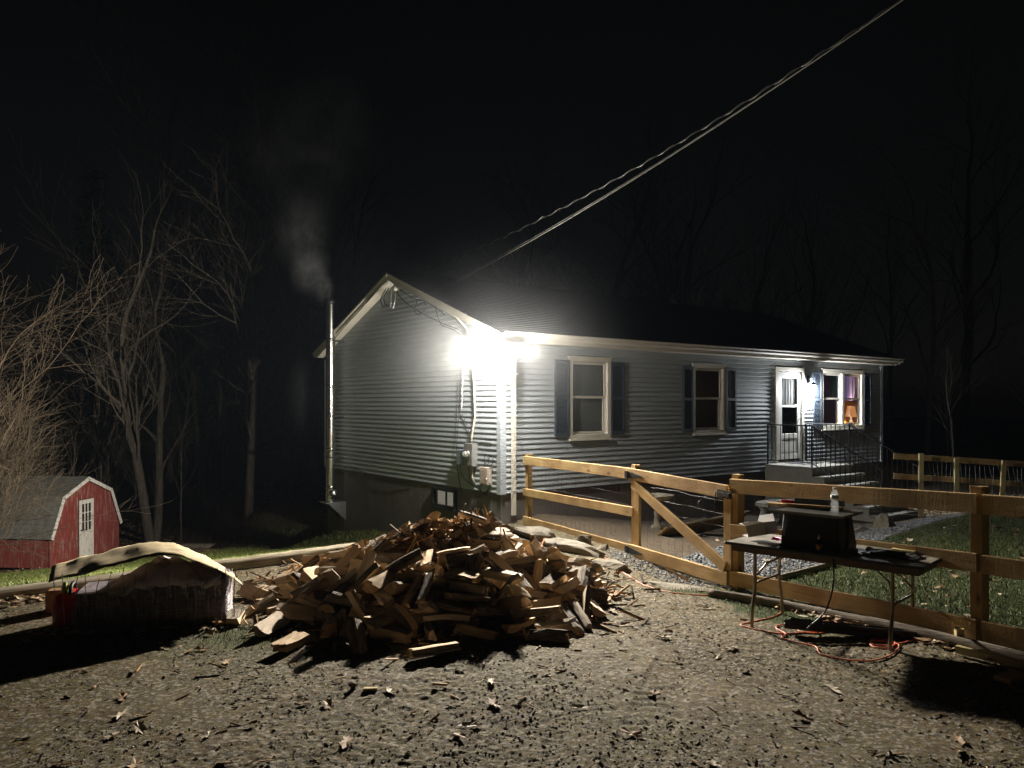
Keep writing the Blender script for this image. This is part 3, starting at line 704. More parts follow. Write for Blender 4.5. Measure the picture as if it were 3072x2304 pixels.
cables('wall_cables', 'thin black cables looping down the gable siding around the meter boxes', [
    [(-.05,1.28,2.9),(-.05,1.30,2.4),(-.05,1.36,1.7),(-.06,1.40,1.1),(-.06,1.32,.6),(-.07,1.15,.30),(-.07,.85,.25),(-.07,.45,.38),(-.08,.26,.52),(-.08,.24,.62)],
    [(-.06,1.25,.9),(-.06,1.24,.72),(-.07,1.05,.58),(-.07,.8,.52),(-.07,.5,.43),(-.07,.38,.36),(-.07,.3,.5)],
    [(-.06,1.0,.88),(-.06,.95,.7),(-.06,.95,.55),(-.07,.7,.48),(-.07,.42,.4)],
    [(-.06,.42,.88),(-.06,.45,1.05),(-.06,.38,1.12),(-.06,.30,1.0),(-.06,.36,.92),(-.06,.42,1.0)],
    [(-.06,.34,.98),(-.06,.25,1.1),(-.06,.17,1.02),(-.06,.24,.93),(-.06,.33,1.0)],
    [(-.04,1.25,1.9),(-.04,1.0,1.55),(-.04,.96,1.42),(-.04,.25,1.38)],
    [(-.04,.75,.35),(-.04,.85,.1),(-.03,.95,-.15)],
    [(-.03,6.6,.52),(-.03,5.6,.45),(-.04,4.8,.33),(-.04,4.0,.31),(-.03,3.1,.40)]], .006, MT['cable'])
cables('white_wires', 'pair of thin white wires hanging down the siding beside the conduit', [
    [(-.05,1.02,3.35),(-.05,1.12,3.0),(-.05,1.18,2.5),(-.05,1.22,1.95)],[(-.05,1.06,3.35),(-.05,1.16,3.0),(-.05,1.21,2.5),(-.05,1.24,1.95)]], .0035, MT['white'], n=4)
cables('gable_service_cables', 'tangle of dark service cables running down under the right rake', [
    [(-.31,3.6,4.72),(-.33,3.2,4.50),(-.34,2.6,4.25),(-.33,2.1,4.12),(-.33,1.7,3.95),(-.33,1.4,3.80)],
    [(-.30,3.45,4.50),(-.32,3.0,4.22),(-.32,2.5,4.0),(-.30,2.0,3.80),(-.25,1.5,3.62),(-.2,1.1,3.50)],
    [(-.33,2.45,4.20),(-.34,2.55,4.0),(-.34,2.35,3.88),(-.34,2.1,4.0),(-.34,2.2,4.12),(-.34,2.5,4.05),(-.34,2.3,3.9)],
    [(-.33,1.75,4.0),(-.34,1.62,3.75),(-.33,1.5,3.6),(-.28,1.25,3.52),(-.2,1.05,3.4)],
    [(-.31,4.4,4.55),(-.31,5.2,4.22),(-.31,5.8,4.0),(-.31,6.6,3.66)],
    [(-.30,3.85,4.62),(-.31,4.1,4.40),(-.31,4.0,4.22),(-.31,3.8,4.24)],
    [(-.30,3.75,4.6),(-.31,3.95,4.42),(-.31,3.88,4.25),(-.31,3.7,4.2)]], .010, MT['cable'])
wh = thing('weatherhead', 'pale service entrance cap with white leads under the gable peak', 'service cap', hl(-.3,3.42,4.55), HROT)
mb = MB(); mb.lathe([(.0,-.06),(.05,-.05),(.06,.0),(.05,.05),(.0,.06)],10); mb.build('cap', MT['pvc'], wh, smooth=True)
mb = MB()
for q in ([(0,0,-.04),(0,.05,-.25),(0,.13,-.42)],[(0,.2,.0),(0,.22,-.2),(0,.24,-.38)]): mb.tube(smooth_path(q),.008,5)
mb.build('lead', MT['white'], wh, smooth=True)
# overhead lines
def line3(name, label, A, B, sag, r, mat, twist=False):
    A = Vector(A); B = Vector(B); n = 90; P = []
    for i in range(n+1):
        f = i/n; p = A.lerp(B,f); p.z -= sag*4*f*(1-f); P.append(p)
    t = thing(name, label, 'overhead line', A)
    mb = MB(); mb.tube([p-A for p in P], r, 5); mb.build('cable', mat, t, smooth=True)
    if twist:
        mb = MB(); Q = []; D = (B-A).normalized(); X = D.cross(Vector((0,0,1))).normalized(); Y = X.cross(D); m = 900; ln = (B-A).length
        for i in range(m+1):
            f = i/m; p = A.lerp(B,f); p.z -= sag*4*f*(1-f); w = f*ln/.42*2*math.pi
            Q.append(p-A+(X*math.cos(w)+Y*math.sin(w))*.017)
        mb.tube(Q, .006, 4); mb.build('twisted_conductor', MT['wire_bare'], t, smooth=True)
line3('service_drop', 'twisted bare service drop line from the gable peak up to the right', (-2.3,17.25,4.86), (10.4,4.4,10.68), 1.0, .008, MT['cable'], True)
line3('telephone_line', 'pale straight line running below the twisted service drop', (-1.62,16.3,4.38), (9.5,4.6,9.886), .554, .0065, simple('pale_jacket',(.28,.265,.23),(.22,.21,.18),rough=.4))
line3('cable_line', 'dark thin line close under the twisted service drop', (-1.66,16.35,4.42), (9.9,4.5,10.15), .58, .006, simple('grey_jacket',(.09,.09,.088),(.12,.12,.115),rough=.4))

# ------------------------------------------------------------------ porch steps and railings
steps = thing('porch_steps', 'painted concrete porch landing with five steps down from the front door', 'porch steps', hl(7.93,0,-.5), HROT)
tr = [(0,1.30,.60),(1.30,1.60,.40),(1.60,1.93,.215),(1.93,2.30,.02),(2.30,2.65,-.175),(2.65,2.97,-.34)]
for k, (a,b,z) in enumerate(tr):
    mb = MB(); n = 'landing' if k == 0 else 'step'
    mb.box((.02,-b+.0,-.3),(1.70,-a-.001 if k else -.03,z-.045+.5)); o = mb.build(n, MT['concrete'], steps)
    mb = MB(); mb.box((-.02,-b-.03,z-.044+.5),(1.74,-a+(.0 if k else -.03)-.031*(k>0),z+.5)); mb.build('tread', MT['concrete'], o, bevel=.008)
def railing(name, label, x):
    t = thing(name, label, 'railing', hl(x,-.06,.6), HROT); zt = .96
    a, b, c = (0,0,zt), (0,-1.2,zt), (0,-2.88,0)          # wall, landing edge, foot: level then sloping
    slope = (-.34-.60)/1.68
    def top(y): return zt if y > -1.2 else zt+slope*(-1.2-y)
    def low(y): return .10 if y > -1.2 else .10+slope*(-1.2-y)
    for nm, fn, r in (('top_rail',top,.017),('bottom_rail',low,.012)):
        mb = MB(); 
        for (y0,y1) in ((0,-1.2),(-1.2,-2.88)):
            p0, p1 = Vector((0,y0,fn(y0+(-1e-6 if y0<0 else 0)))), Vector((0,y1,fn(y1)))
            mb.tube([p0,p1],r,6)
        mb.build(nm, MT['rail'], t)
    for y in (-.02,-1.2,-2.86):
        mb = MB(); z0 = 0 if y > -1.3 else -.94; mb.box((-.016,y-.016,z0),(.016,y+.016,top(y)+.005)); mb.build('post', MT['rail'], t)
    y = -.13
    while y > -2.8:
        if abs(y+1.2) > .05:
            mb = MB(); mb.box((-.007,y-.007,low(y)),(.007,y+.007,top(y))); mb.build('baluster', MT['rail'], t)
        y -= .118
railing('stair_railing', 'black iron railing along the near left side of the porch steps', 7.99)
railing('stair_railing', 'black iron railing along the far right side of the porch steps', 9.60)
mat_ = MB(); mat_.box((-.4,-.28,0),(.4,.28,.012)); tag(mat_.build('doormat', simple('doormat',(.05,.05,.05),(.03,.03,.03),scale=40), None, Matrix.Translation(hl(8.95,-.45,.602)) @ Matrix.Rotation(HROT,4,'Z')), 'dark flat doormat on the porch landing before the front door', 'doormat')

# ------------------------------------------------------------------ near fence and gate
def V3(p, z): return Vector((p[0],p[1],z))
def lerp2(a, b, f): return (a[0]+(b[0]-a[0])*f, a[1]+(b[1]-a[1])*f)
def nrm(a, b):
    d = Vector((b[0]-a[0],b[1]-a[1],0)).normalized(); return Vector((d.y,-d.x,0)), d
fence = thing('board_fence', 'new rough sawn three rail fence with wire mesh running from the house past the table', 'fence', (FS[0],FS[1],0))
FO = Vector((FS[0],FS[1],0))
def rail(a, b, za, zb, w, off, parent, o, name='rail', ext=0.0, t=.04, up=(0,0,1)):
    """za, zb = top edge heights at the two ends"""
    n, d = nrm(a, b)                                      # n points to the driveway side
    if n.x > 0: n = -n
    p0 = V3(a,za-w/2)+n*off-d*ext; p1 = V3(b,zb-w/2)+n*off+d*ext
    return board(name, p0-o, p1-o, w, t, MT['lumber'], parent, up)
def post(p, z0, z1, parent, o, a, b, off=0, s=.10, mat=None):
    n, d = nrm(a, b); M0 = V3(p,0)+n*off
    return board('post', V3((M0.x,M0.y),z0)-o, V3((M0.x,M0.y),z1)-o, s, s, mat or MT['lumber'], parent, up=d)
def wires(a, b, z0a, z1a, z0b, z1b, parent, o, off=-.03, sp=.13, rr=.0015):
    n, d = nrm(a, b)
    if n.x > 0: n = -n
    L = math.hypot(b[0]-a[0], b[1]-a[1]); r = random.Random(int(L*1000)); mb = MB()
    k = int(L/.15)
    for i in range(1,k):
        f = i/k; p = lerp2(a,b,f); zz0 = z0a+(z0b-z0a)*f; zz1 = z1a+(z1b-z1a)*f
        mb.tube([V3(p,zz0)+n*off-o, V3(p,(zz0+zz1)/2)+n*(off+r.uniform(-.012,.012))+d*r.uniform(-.01,.01)-o, V3(p,zz1)+n*off-o], rr, 3, False)
    m = int((z1a-z0a)/.15)
    for j in range(m+1):
        g = j/m; P = []
        for i in range(9):
            f = i/8; p = lerp2(a,b,f); P.append(V3(p,(z0a+(z0b-z0a)*f)*(1-g)+(z1a+(z1b-z1a)*f)*g+r.uniform(-.012,.012))+n*(off+r.uniform(-.012,.012))-o)
        mb.tube(P, rr, 3, False)
    w = mb.build('wire_mesh', MT['fence_wire'], parent); tag(w, kind='stuff'); return w
MT['fence_wire'] = simple('fence_wire', (.26,.26,.25), (.17,.17,.165), rough=.6, metal=.5)
# posts sit behind the rails (yard side)
PB = -.05
def backoff(a,b):
    n,_ = nrm(a,b); return (-1 if n.x > 0 else 1)
for (p,a,b,zt,zb) in ((FS,FS,FH,1.17,-.5),(FH,FS,FH,1.23,-.5),(FL,FL,FR,1.27,-.5),(FR,FL,FR,1.40,-.5),(FN,FR,FN,1.5,-.4)):
    post(p, zb, zt, fence, FO, a, b, off=-.055*backoff(a,b))
rail(FS,FH,1.14,1.185,.15,.02,fence,FO,ext=.05); rail(FS,FH,.565,.655,.13,.02,fence,FO,ext=.05); rail(FS,FH,.07,.13,.16,.02,fence,FO,ext=.05)
rail(FL,FR,1.222,1.345,.16,.02,fence,FO,ext=.03); rail(FL,FR,.715,.865,.15,.02,fence,FO,ext=.03); rail(FL,FR,.19,.335,.165,.02,fence,FO,ext=.03)
FRb = (FR[0]+.035,FR[1]-.065)
rail(FRb,FN,1.345,1.44,.16,.021,fence,FO); rail(FRb,FN,.86,.96,.15,.021,fence,FO); rail(FRb,FN,.335,.44,.165,.021,fence,FO)
wires(FS,FH,.0,1.08,.05,1.12,fence,FO,off=-.01); wires(FL,FR,.08,1.16,.2,1.28,fence,FO,off=-.01); wires(FRb,FN,.2,1.28,.3,1.36,fence,FO,off=-.01)
# gate
GA = lerp2(FH,FL,.0); GB = lerp2(FH,FL,.965); GO = Vector((FH[0],FH[1],0))
gate = thing('farm_gate', 'wooden gate with one diagonal brace and black strap hinges', 'gate', GO)
rail(GA,GB,1.185,1.148,.155,.045,gate,GO,name='top_rail',ext=.02); rail(GA,GB,.145,.165,.155,.045,gate,GO,name='bottom_rail',ext=.02)
gn, gd = nrm(FH,FL); gn = -gn if gn.x > 0 else gn
for f, zt in ((.055,1.03),(.955,.995)):
    p = lerp2(FH,FL,f); board('stile', V3(p,.02)+gn*.003-GO, V3(p,zt)+gn*.003-GO, .13, .04, MT['lumber'], gate, up=gd)
pa = lerp2(FH,FL,.03); pb = lerp2(FH,FL,.955)
board('brace', V3(pa,.985)+gn*.046-GO, V3(pb,.215)+gn*.046-GO, .135, .036, MT['lumber'], gate)
wires(GA,GB,.05,1.12,.05,1.1,gate,GO,off=-.03)
for z in (1.09,.06):
    p = lerp2(FH,FL,.0); mb = MB(); q = V3(p,z)+gn*.068-GO
    Mr = Matrix.Translation(q) @ Matrix(((gd.x,gn.x,0,0),(gd.y,gn.y,0,0),(0,0,1,0),(0,0,0,1)))
    mb.prism([(-.02,-.05),(.34,-.012),(.34,.012),(-.02,.05)],1,-.003,.003); mb.box((-.10,-.004,-.05),(-.03,.004,.05)); mb.tube([(-.025,.004,-.055),(-.025,.004,.055)],.011,8)
    for xq in (.06,.16,.26,-.07): mb.lathe([(.009,.0),(.006,.008),(0,.009)],6,c=(xq,0,0),M=Matrix.Rotation(R(-90),4,'X'))
    mb.v = [tuple(Mr @ Vector(v)) for v in mb.v]; mb.build('hinge', MT['black'], gate)
p = lerp2(FH,FL,.955); q = V3(p,1.045)+gn*.072-GO
Mr = Matrix.Translation(q) @ Matrix(((gd.x,gn.x,0,0),(gd.y,gn.y,0,0),(0,0,1,0),(0,0,0,1)))
mb = MB(); mb.box((-.11,-.006,-.045),(.02,.006,.045)); mb.box((-.09,.004,-.02),(.12,.026,.02)); mb.box((.06,-.006,-.045),(.14,.006,.045)); mb.tube([(-.12,.015,.01),(-.12,.03,-.06),(-.12,.02,-.11)],.008,6)
mb.v = [tuple(Mr @ Vector(v)) for v in mb.v]; mb.build('latch', MT['black'], gate)
# far fence by the porch
ff = thing('far_yard_fence', 'low two rail fence with three pale yellow posts beyond the porch', 'fence', (9.1,17.4,-.5))
FFO = Vector((9.1,17.4,-.5))
for (x,y,zt) in ((9.10,17.4,.96),(9.89,17.4,.86),(10.85,17.4,.81),(12.6,17.3,.72)):
    board('post', Vector((x,y,-.7))-FFO, Vector((x+(.10 if x==10.85 else .0),y,zt))-FFO, .10, .05, MT['lumber_pale'], ff, up=(1,0,0))
for (z0,z1) in ((.87,.60),(.42,.18)):
    board('rail', Vector((8.6,17.62,z0+.02))-FFO, Vector((10.9,17.58,z0-.12))-FFO, .13, .035, MT['lumber'], ff)
    board('rail', Vector((10.9,17.575,z0-.125))-FFO, Vector((14.6,17.5,z1-.08))-FFO, .13, .035, MT['lumber'], ff)
mb = MB(); r = random.Random(8)
for i in range(46):
    x = 9.0+i*.105; z = .80-.055*(x-9); mb.tube([(x,17.52,z-.02),(x+r.uniform(-.06,.06),17.46,z-.35),(x+r.uniform(-.06,.06),17.50,z-.85)],.0035,3,False)
for z in (.55,.2): mb.tube([(8.8,17.5,z),(11,17.48,z-.14),(13.8,17.45,z-.26)],.003,3,False)
mb.v = [tuple(Vector(v)-FFO) for v in mb.v]; tag(mb.build('wire_mesh', MT['fence_wire'], ff), kind='stuff')
# ------------------------------------------------------------------ folding table and what lies on it
TE = Vector((.729,-.685,0)).normalized(); TN = Vector((-TE.y,TE.x,0)); TROT = math.atan2(TE.y,TE.x)
TZ = .745+.03; TL, TW = 1.72, .70
T0 = Vector((2.0,7.36,.03))
MT['tabletop'] = simple('table_top', (.23,.21,.17), (.12,.11,.09), scale=5, rough=.55, stretch=(1,1,1), c3=(.30,.28,.23))
MT['table_edge'] = simple('table_edge', (.02,.02,.02), (.015,.015,.015), rough=.5)
MT['apron'] = simple('apron', (.11,.07,.04), (.07,.045,.026), scale=6, rough=.6)
MT['leg'] = simple('leg_steel', (.30,.25,.19), (.20,.16,.12), scale=10, rough=.38, metal=.7)
table = thing('folding_table', 'brown folding table with bent steel legs in front of the fence', 'table', T0, TROT)
mb = MB(); mb.box((.012,.012,.722),(TL-.012,TW-.012,.745)); mb.build('tabletop', MT['tabletop'], table)
mb = MB(); mb.box((0,0,.718),(TL,.012,.746)); mb.box((0,TW-.012,.718),(TL,TW,.746)); mb.box((0,.012,.718),(.012,TW-.012,.746)); mb.box((TL-.012,.012,.718),(TL,TW-.012,.746)); mb.build('edging', MT['table_edge'], table, bevel=.004)
mb = MB(); mb.box((.05,.04,.66),(TL-.05,.06,.721)); mb.box((.05,TW-.06,.66),(TL-.05,TW-.04,.721)); mb.box((.05,.06,.66),(.07,TW-.06,.721)); mb.box((TL-.07,.06,.66),(TL-.05,TW-.06,.721)); mb.build('apron', MT['apron'], table)
for x, sx in ((.26,1),(TL-.26,-1)):
    for y, dy in ((.09,-1),(TW-.09,1)):
        mb = MB(); mb.tube(smooth_path([(x,y,.715),(x,y,.60),(x,y,.40),(x,y+dy*.005,.30),(x-sx*.0,y+dy*.045,.17),(x,y+dy*.06,.05),(x,y+dy*.06,-.03)],4),.0165,8); mb.build('leg', MT['leg'], table, smooth=True)
    mb = MB(); mb.tube([(x,.09,.38),(x,TW-.09,.38)],.012,8); mb.build('crossbar', MT['leg'], table, smooth=True)
    for y in (.17,TW-.17):
        mb = MB(); mb.tube([(x,.09 if y<.3 else TW-.09,.44),(x+sx*.06,.2 if y<.3 else TW-.2,.55),(x+sx*.30,.30 if y<.3 else TW-.30,.70)],.009,6); mb.build('brace', MT['leg'], table, smooth=True)
def on_table(a, b): return T0+TE*a+TN*b+Vector((0,0,.747))
MT['blackplastic'] = simple('black_plastic', (.016,.016,.017), (.011,.011,.012), rough=.55)
MT['castalu'] = simple('cast_aluminium', (.20,.20,.19), (.15,.15,.14), scale=5, rough=.4, metal=.8)
saw = thing('router_table', 'black box shaped bench tool with a grey slotted metal top on the folding table', 'bench tool', on_table(.44,.10), TROT)
mb = MB(); P = [(.04,.04,.0),(.58,.04,.0),(.58,.44,.0),(.04,.44,.0),(.06,.06,.30),(.54,.06,.30),(.54,.42,.30),(.06,.42,.30)]
mb.add(P,[(0,3,2,1),(4,5,6,7),(0,1,5,4),(1,2,6,5),(2,3,7,6),(3,0,4,7)]); mb.build('housing', MT['blackplastic'], saw, bevel=.008)
mb = MB(); mb.box((.0,.0,.302),(.62,.02,.326)); mb.box((.0,.46,.302),(.62,.48,.326)); y = .02
for k in range(8): mb.box((.0,y+.001,.304),(.62,y+.046,.325)); y += .055
mb.box((.005,.01,.300),(.615,.47,.309)); mb.build('metal_top', MT['castalu'], saw)
mb = MB(); mb.tube([(.60,.1,.31),(.62,.08,.30)],.012,6); mb.tube([(.62,.08,.31),(.63,.07,.22),(.62,.07,.04)],.018,8); mb.tube(smooth_path([(.62,.07,.05),(.61,.05,.0),(.66,-.02,-.0+.006),(.75,.05,.006)]),.007,6); mb.build('hanging_handle', MT['blackplastic'], saw, smooth=True)
mb = MB(); mb.box((.075,.034,.10),(.082,.04,.27)); mb.build('corner_strip', MT['galv'], saw)
mb = MB(); mb.box((.36,.045,.12),(.50,.052,.13)); mb.build('slot', simple('slot',(.06,.06,.06),(.04,.04,.04)), saw)
ST = on_table(.44,.10)+Vector((0,0,.327))
def on_saw(a, b, z=0): return ST+TE*a+TN*b+Vector((0,0,z))
def lie(name, label, cat, p0, p1, w, t, mat, up):
    o = board(name, p0, p1, w, t, mat, None, up); return tag(o, label, cat)
lie('wood_board','pale board lying across the back of the bench tool','board', on_saw(-.20,.30,.012), on_saw(.46,.42,.012), .09, .022, MT['lumber'], TN)
lv = thing('spirit_level', 'long grey spirit level with a red end resting on the bench tool', 'level', on_saw(-.02,.34,.026), TROT+.18)
mb = MB(); mb.box((.06,-.012,0),(.50,.012,.055)); mb.build('body', MT['castalu'], lv, bevel=.003)
mb = MB(); mb.box((-.06,-.013,0),(.06,.013,.03)); mb.build('end_grip', simple('red_plastic',(.55,.02,.02),(.45,.015,.015),rough=.4), lv, bevel=.004)
MT['pet'] = glass('clear_plastic', (.93,.95,.96), frost=.05); MT['water'] = glass('water', (.85,.9,.92))
wb = thing('water_bottle', 'clear ribbed plastic water bottle standing on the bench tool', 'bottle', on_saw(.47,.20,.0), 0)
pr = [(.0,.002),(.030,.002),(.033,.012),(.033,.03),(.029,.045),(.033,.055),(.033,.085),(.027,.10),(.033,.115),(.033,.155),(.028,.18),(.015,.198),(.0125,.205)]
mb = MB(); mb.lathe(pr,18); mb.build('bottle', MT['pet'], wb, smooth=True)
mb = MB(); mb.lathe([(.0,.2055),(.015,.2055),(.015,.222),(.0,.223)],14); mb.build('cap', MT['white'], wb)
mb = MB(); mb.lathe([(.0336,.118),(.0338,.154)],18); mb.build('label_band', simple('label',(.6,.62,.62),(.35,.4,.42),scale=20), wb, smooth=True)
bb = thing('glue_bottle', 'small dark bottle with a yellow brown label at the table edge', 'bottle', on_table(.86,.075), .6)
mb = MB(); mb.lathe([(.0,.0),(.027,.0),(.028,.01),(.028,.075),(.02,.092),(.011,.10),(.011,.118),(.0,.12)],16); mb.build('body', simple('brown_glass',(.02,.012,.008),(.015,.01,.006),rough=.2), bb, smooth=True)
mb = MB(); mb.lathe([(.0285,.016),(.0285,.068)],16); mb.build('wrap_label', simple('wrap_label',(.50,.30,.06),(.12,.06,.03),scale=30,stretch=(1,1,3),lo=.4,hi=.55), bb, smooth=True)
mb = MB(); mb.lathe([(.012,.112),(.012,.126),(.005,.13),(.004,.15),(.0,.151)],10); mb.build('nozzle', MT['white'], bb)
cb = thing('open_carton', 'torn open white and grey cardboard carton on the left end of the table', 'box', on_table(.12,.20), TROT-.25)
MT['greycard'] = simple('grey_card', (.24,.215,.18), (.18,.16,.135), scale=6, rough=.9)
MT['whitecard'] = simple('white_card', (.72,.70,.70), (.62,.6,.6), scale=6, rough=.8)
Mc = Matrix.Rotation(R(-16),4,'Y')
mb = MB(); mb.box((.03,.0,.02),(.25,.005,.13),M=Mc); mb.box((.03,.15,.02),(.25,.155,.13),M=Mc); mb.box((.03,.005,.02),(.25,.15,.025),M=Mc); mb.box((.25,.0,.02),(.255,.155,.13),M=Mc); mb.build('carton', MT['greycard'], cb)
for (A,B,Cc,D) in (((.03,.0,.13),(.25,.0,.13),(.23,-.07,.15),(.05,-.07,.16)),((.03,.155,.13),(.25,.155,.13),(.22,.19,.20),(.05,.2,.21)),((.03,.0,.13),(.03,.155,.13),(-.06,.14,.17),(-.06,.01,.16)),((.03,.0,.02),(.03,.15,.02),(-.05,.14,.06),(-.05,.01,.05))):
    mb = MB(); V = [Mc @ Vector(q) for q in (A,B,Cc,D)]; nn = (V[1]-V[0]).cross(V[3]-V[0]).normalized()*.003
    mb.add(V+[v+nn for v in V],[(0,1,2,3),(7,6,5,4),(0,4,5,1),(1,5,6,2),(2,6,7,3),(3,7,4,0)]); mb.build('flap', MT['whitecard'], cb)
mb = MB(); r = random.Random(3); V = []
for i in range(9):
    for j in range(5):
        V.append((i*.028, j*.03+r.uniform(-.006,.006), .012+.03*math.sin(math.pi*j/4)*(.5+.5*math.sin(i*.9+j))+r.uniform(0,.012)))
mb.add(V,[(i*5+j,(i+1)*5+j,(i+1)*5+j+1,i*5+j+1) for i in range(8) for j in range(4)])
tag(mb.build('pink_bag', simple('pink_plastic',(.75,.03,.24),(.55,.02,.17),rough=.3), None, Matrix.Translation(on_table(.33,.28)) @ Matrix.Rotation(TROT,4,'Z'), smooth=True), 'crumpled bright pink plastic bag behind the open carton', 'bag')
kn = thing('hand_saw', 'slim folded saw tool with serrated dark grip near the table edge', 'tool', on_table(.30,.06), TROT+.10)
mb = MB(); mb.prism([(.0,.0),(.20,.008),(.20,.03),(.02,.022)],1,-.004,.004); mb.build('blade', MT['galv'], kn)
mb = MB(); mb.box((.20,-.012,.0),(.36,.012,.03)); 
for k in range(5): mb.box((.22+k*.022,-.014,.024),(.230+k*.022,.014,.036))
mb.build('grip', MT['blackplastic'], kn, bevel=.003)
MT['paper'] = simple('paper', (.50,.48,.42), (.4,.38,.33), scale=8, rough=.8)
for k, (a,b,w,h,ro,lb) in enumerate(((1.05,.06,.22,.05,.1,'folded strip of pale plastic sheet near the table front edge'),(1.40,.58,.20,.05,-.1,'pale wood offcut at the back right of the folding table'))):
    mb = MB(); mb.box((-w/2,-h/2,0),(w/2,h/2,.008 if k==0 else .02)); tag(mb.build(('plastic_strip','wood_offcut')[k], MT['paper'] if k==0 else MT['lumber_pale'], None, Matrix.Translation(on_table(a,b)) @ Matrix.Rotation(TROT+ro,4,'Z'), bevel=.003), lb, ('plastic','offcut')[k])
mb = MB(); r = random.Random(12); V = []
for i in range(11):
    for j in range(6): V.append((i*.045+r.uniform(-.01,.01), j*.055+r.uniform(-.01,.01), .006+max(0,r.gauss(.006,.008))))
mb.add(V,[(i*6+j,(i+1)*6+j,(i+1)*6+j+1,i*6+j+1) for i in range(10) for j in range(5)])
tag(mb.build('black_plastic_sheet', MT['blackplastic'], None, Matrix.Translation(on_table(1.14,.22)) @ Matrix.Rotation(TROT,4,'Z')), 'wrinkled black plastic sheet spread over the right half of the table', 'plastic sheet')

# ------------------------------------------------------------------ cords, timbers and litter on the driveway
def ground_path(pts, r, lift=.0):
    P = smooth_path([(x,y,0) for (x,y) in pts], 7); A = np.array([(p.x,p.y) for p in P])
    Z = ground_h(A[:,0],A[:,1],True)
    k = np.ones(5)/5; Zs = np.convolve(np.pad(Z,2,mode='edge'),k,'valid'); Z = np.maximum(Z-.003, Zs)
    return [(A[i,0],A[i,1],Z[i]+r*.8+lift) for i in range(len(A))]
MT['orange'] = simple('orange_cord', (.75,.22,.12), (.65,.17,.08), rough=.5)
ec = thing('extension_cord', 'long orange extension cord snaking from the gate to loops under the table', 'cord', (0,0,0))
mb = MB(); mb.tube(ground_path([(1.18,10.9),(1.33,9.93),(1.45,9.38),(1.52,9.0),(1.75,8.62),(2.04,8.49),(2.2,8.5),(2.41,8.36),(2.68,8.12),(2.7,7.85),(2.55,7.58),(2.21,7.33),(2.12,7.25),(2.2,7.12),(2.38,6.97),(2.59,7.0),(2.89,7.05),(3.01,7.17),(2.97,7.3),(2.81,7.27),(2.62,7.16),(2.6,7.02),(2.75,6.97),(2.96,7.0)],.0065),.0065,6,slot=0)
mb.build('cord_run', MT['orange'], ec, smooth=True)
mb = MB(); mb.tube(ground_path([(3.15,6.92),(3.07,7.1),(2.84,7.2),(2.52,7.23),(2.41,7.14),(2.43,6.95),(2.36,6.85),(2.42,6.73),(2.55,6.58),(2.52,6.4),(2.62,6.27),(2.74,6.2),(2.9,6.19),(3.1,6.32),(3.2,6.5),(3.05,6.62),(3.0,6.5),(3.1,6.42),(3.2,6.55),(3.08,6.66),(3.02,6.55),(3.15,6.48),(3.4,6.52),(3.6,6.42),(3.75,6.2)],.0065,.004),.0065,6); mb.build('cord_run', MT['orange'], ec, smooth=True)
mb = MB(); mb.tube(ground_path([(.55,12.2),(.48,11.6),(.43,11.1),(.41,10.8)],.006,.05),.006,6); mb.build('cord_run', MT['orange'], ec, smooth=True)
pc = thing('power_cord', 'black power cord hanging from the table edge down to the orange cord', 'cord', on_table(1.02,.0))
o = on_table(1.02,0); mb = MB(); mb.tube([Vector(p)-o for p in smooth_path([on_table(1.0,.03)-Vector((0,0,.03)), on_table(1.02,-.02)-Vector((0,0,.25)), on_table(.96,-.05)-Vector((0,0,.48)), on_table(.80,-.02)-Vector((0,0,.66)), Vector((2.72,7.05,.05))])],.007,6); mb.build('cord_run', MT['cable'], pc, smooth=True)
MT['weathered'] = simple('weathered_timber', (.165,.135,.105), (.08,.064,.05), scale=2.5, rough=.95, stretch=(.8,14,14), bump=.012, bscale=2, bstretch=(1,16,16), c3=(.24,.205,.165))
MT['greylog'] = simple('grey_log', (.34,.29,.21), (.18,.15,.105), scale=2.5, rough=.95, stretch=(.8,12,12), bump=.012, bscale=2, bstretch=(1,14,14), c3=(.45,.40,.31))
def log_along(name, label, pts, r, mat, cat='log', seed=1):
    A = Vector(pts[0]); B = Vector(pts[-1]); X = (B-A).normalized(); L = (B-A).length
    M = Matrix.Translation((A+B)/2) @ X.to_track_quat('X','Z').to_matrix().to_4x4(); Mi = M.inverted()
    rr = random.Random(seed); n = 12; mb = MB(); P = smooth_path(pts, 6); V = []; k = len(P)
    wv = [rr.uniform(.88,1.1) for _ in range(n)]
    for i, p in enumerate(P):
        q = Mi @ p; s = (1+rr.uniform(-.05,.05))
        for j in range(n):
            w = 2*math.pi*j/n; V.append((q.x+(rr.uniform(-.02,.02) if i in (0,k-1) else 0), q.y+r*s*wv[j]*math.cos(w), q.z+r*s*wv[j]*math.sin(w)))
    F = [(i*n+j,(i+1)*n+j,(i+1)*n+(j+1)%n,i*n+(j+1)%n) for i in range(k-1) for j in range(n)]+[tuple(range(n)),tuple((k-1)*n+n-1-j for j in range(n))]
    mb.add(V,[f[::-1] for f in F]); o = mb.build(name, mat, None, M, smooth=True); return tag(o, label, cat)
def gp(x, y, dz): return (x, y, float(base_h(x,y))+dz)
log_along('landscape_timber', 'long weathered dark timber lying along the fence foot behind the table', [gp(2.14,8.46,.03),gp(2.68,7.95,.04),gp(3.02,7.40,.04),gp(3.34,6.78,.05),gp(3.70,6.05,.05),gp(4.05,5.4,.05)], .046, MT['weathered'], 'timber', 3)
log_along('border_log', 'pale barkless log edging the driveway between the covered bundle and the woodpile', [gp(-3.85,9.52,.05),gp(-3.2,10.0,.05),gp(-2.5,10.55,.06),gp(-1.7,11.2,.06)], .082, MT['greylog'], 'log', 5)
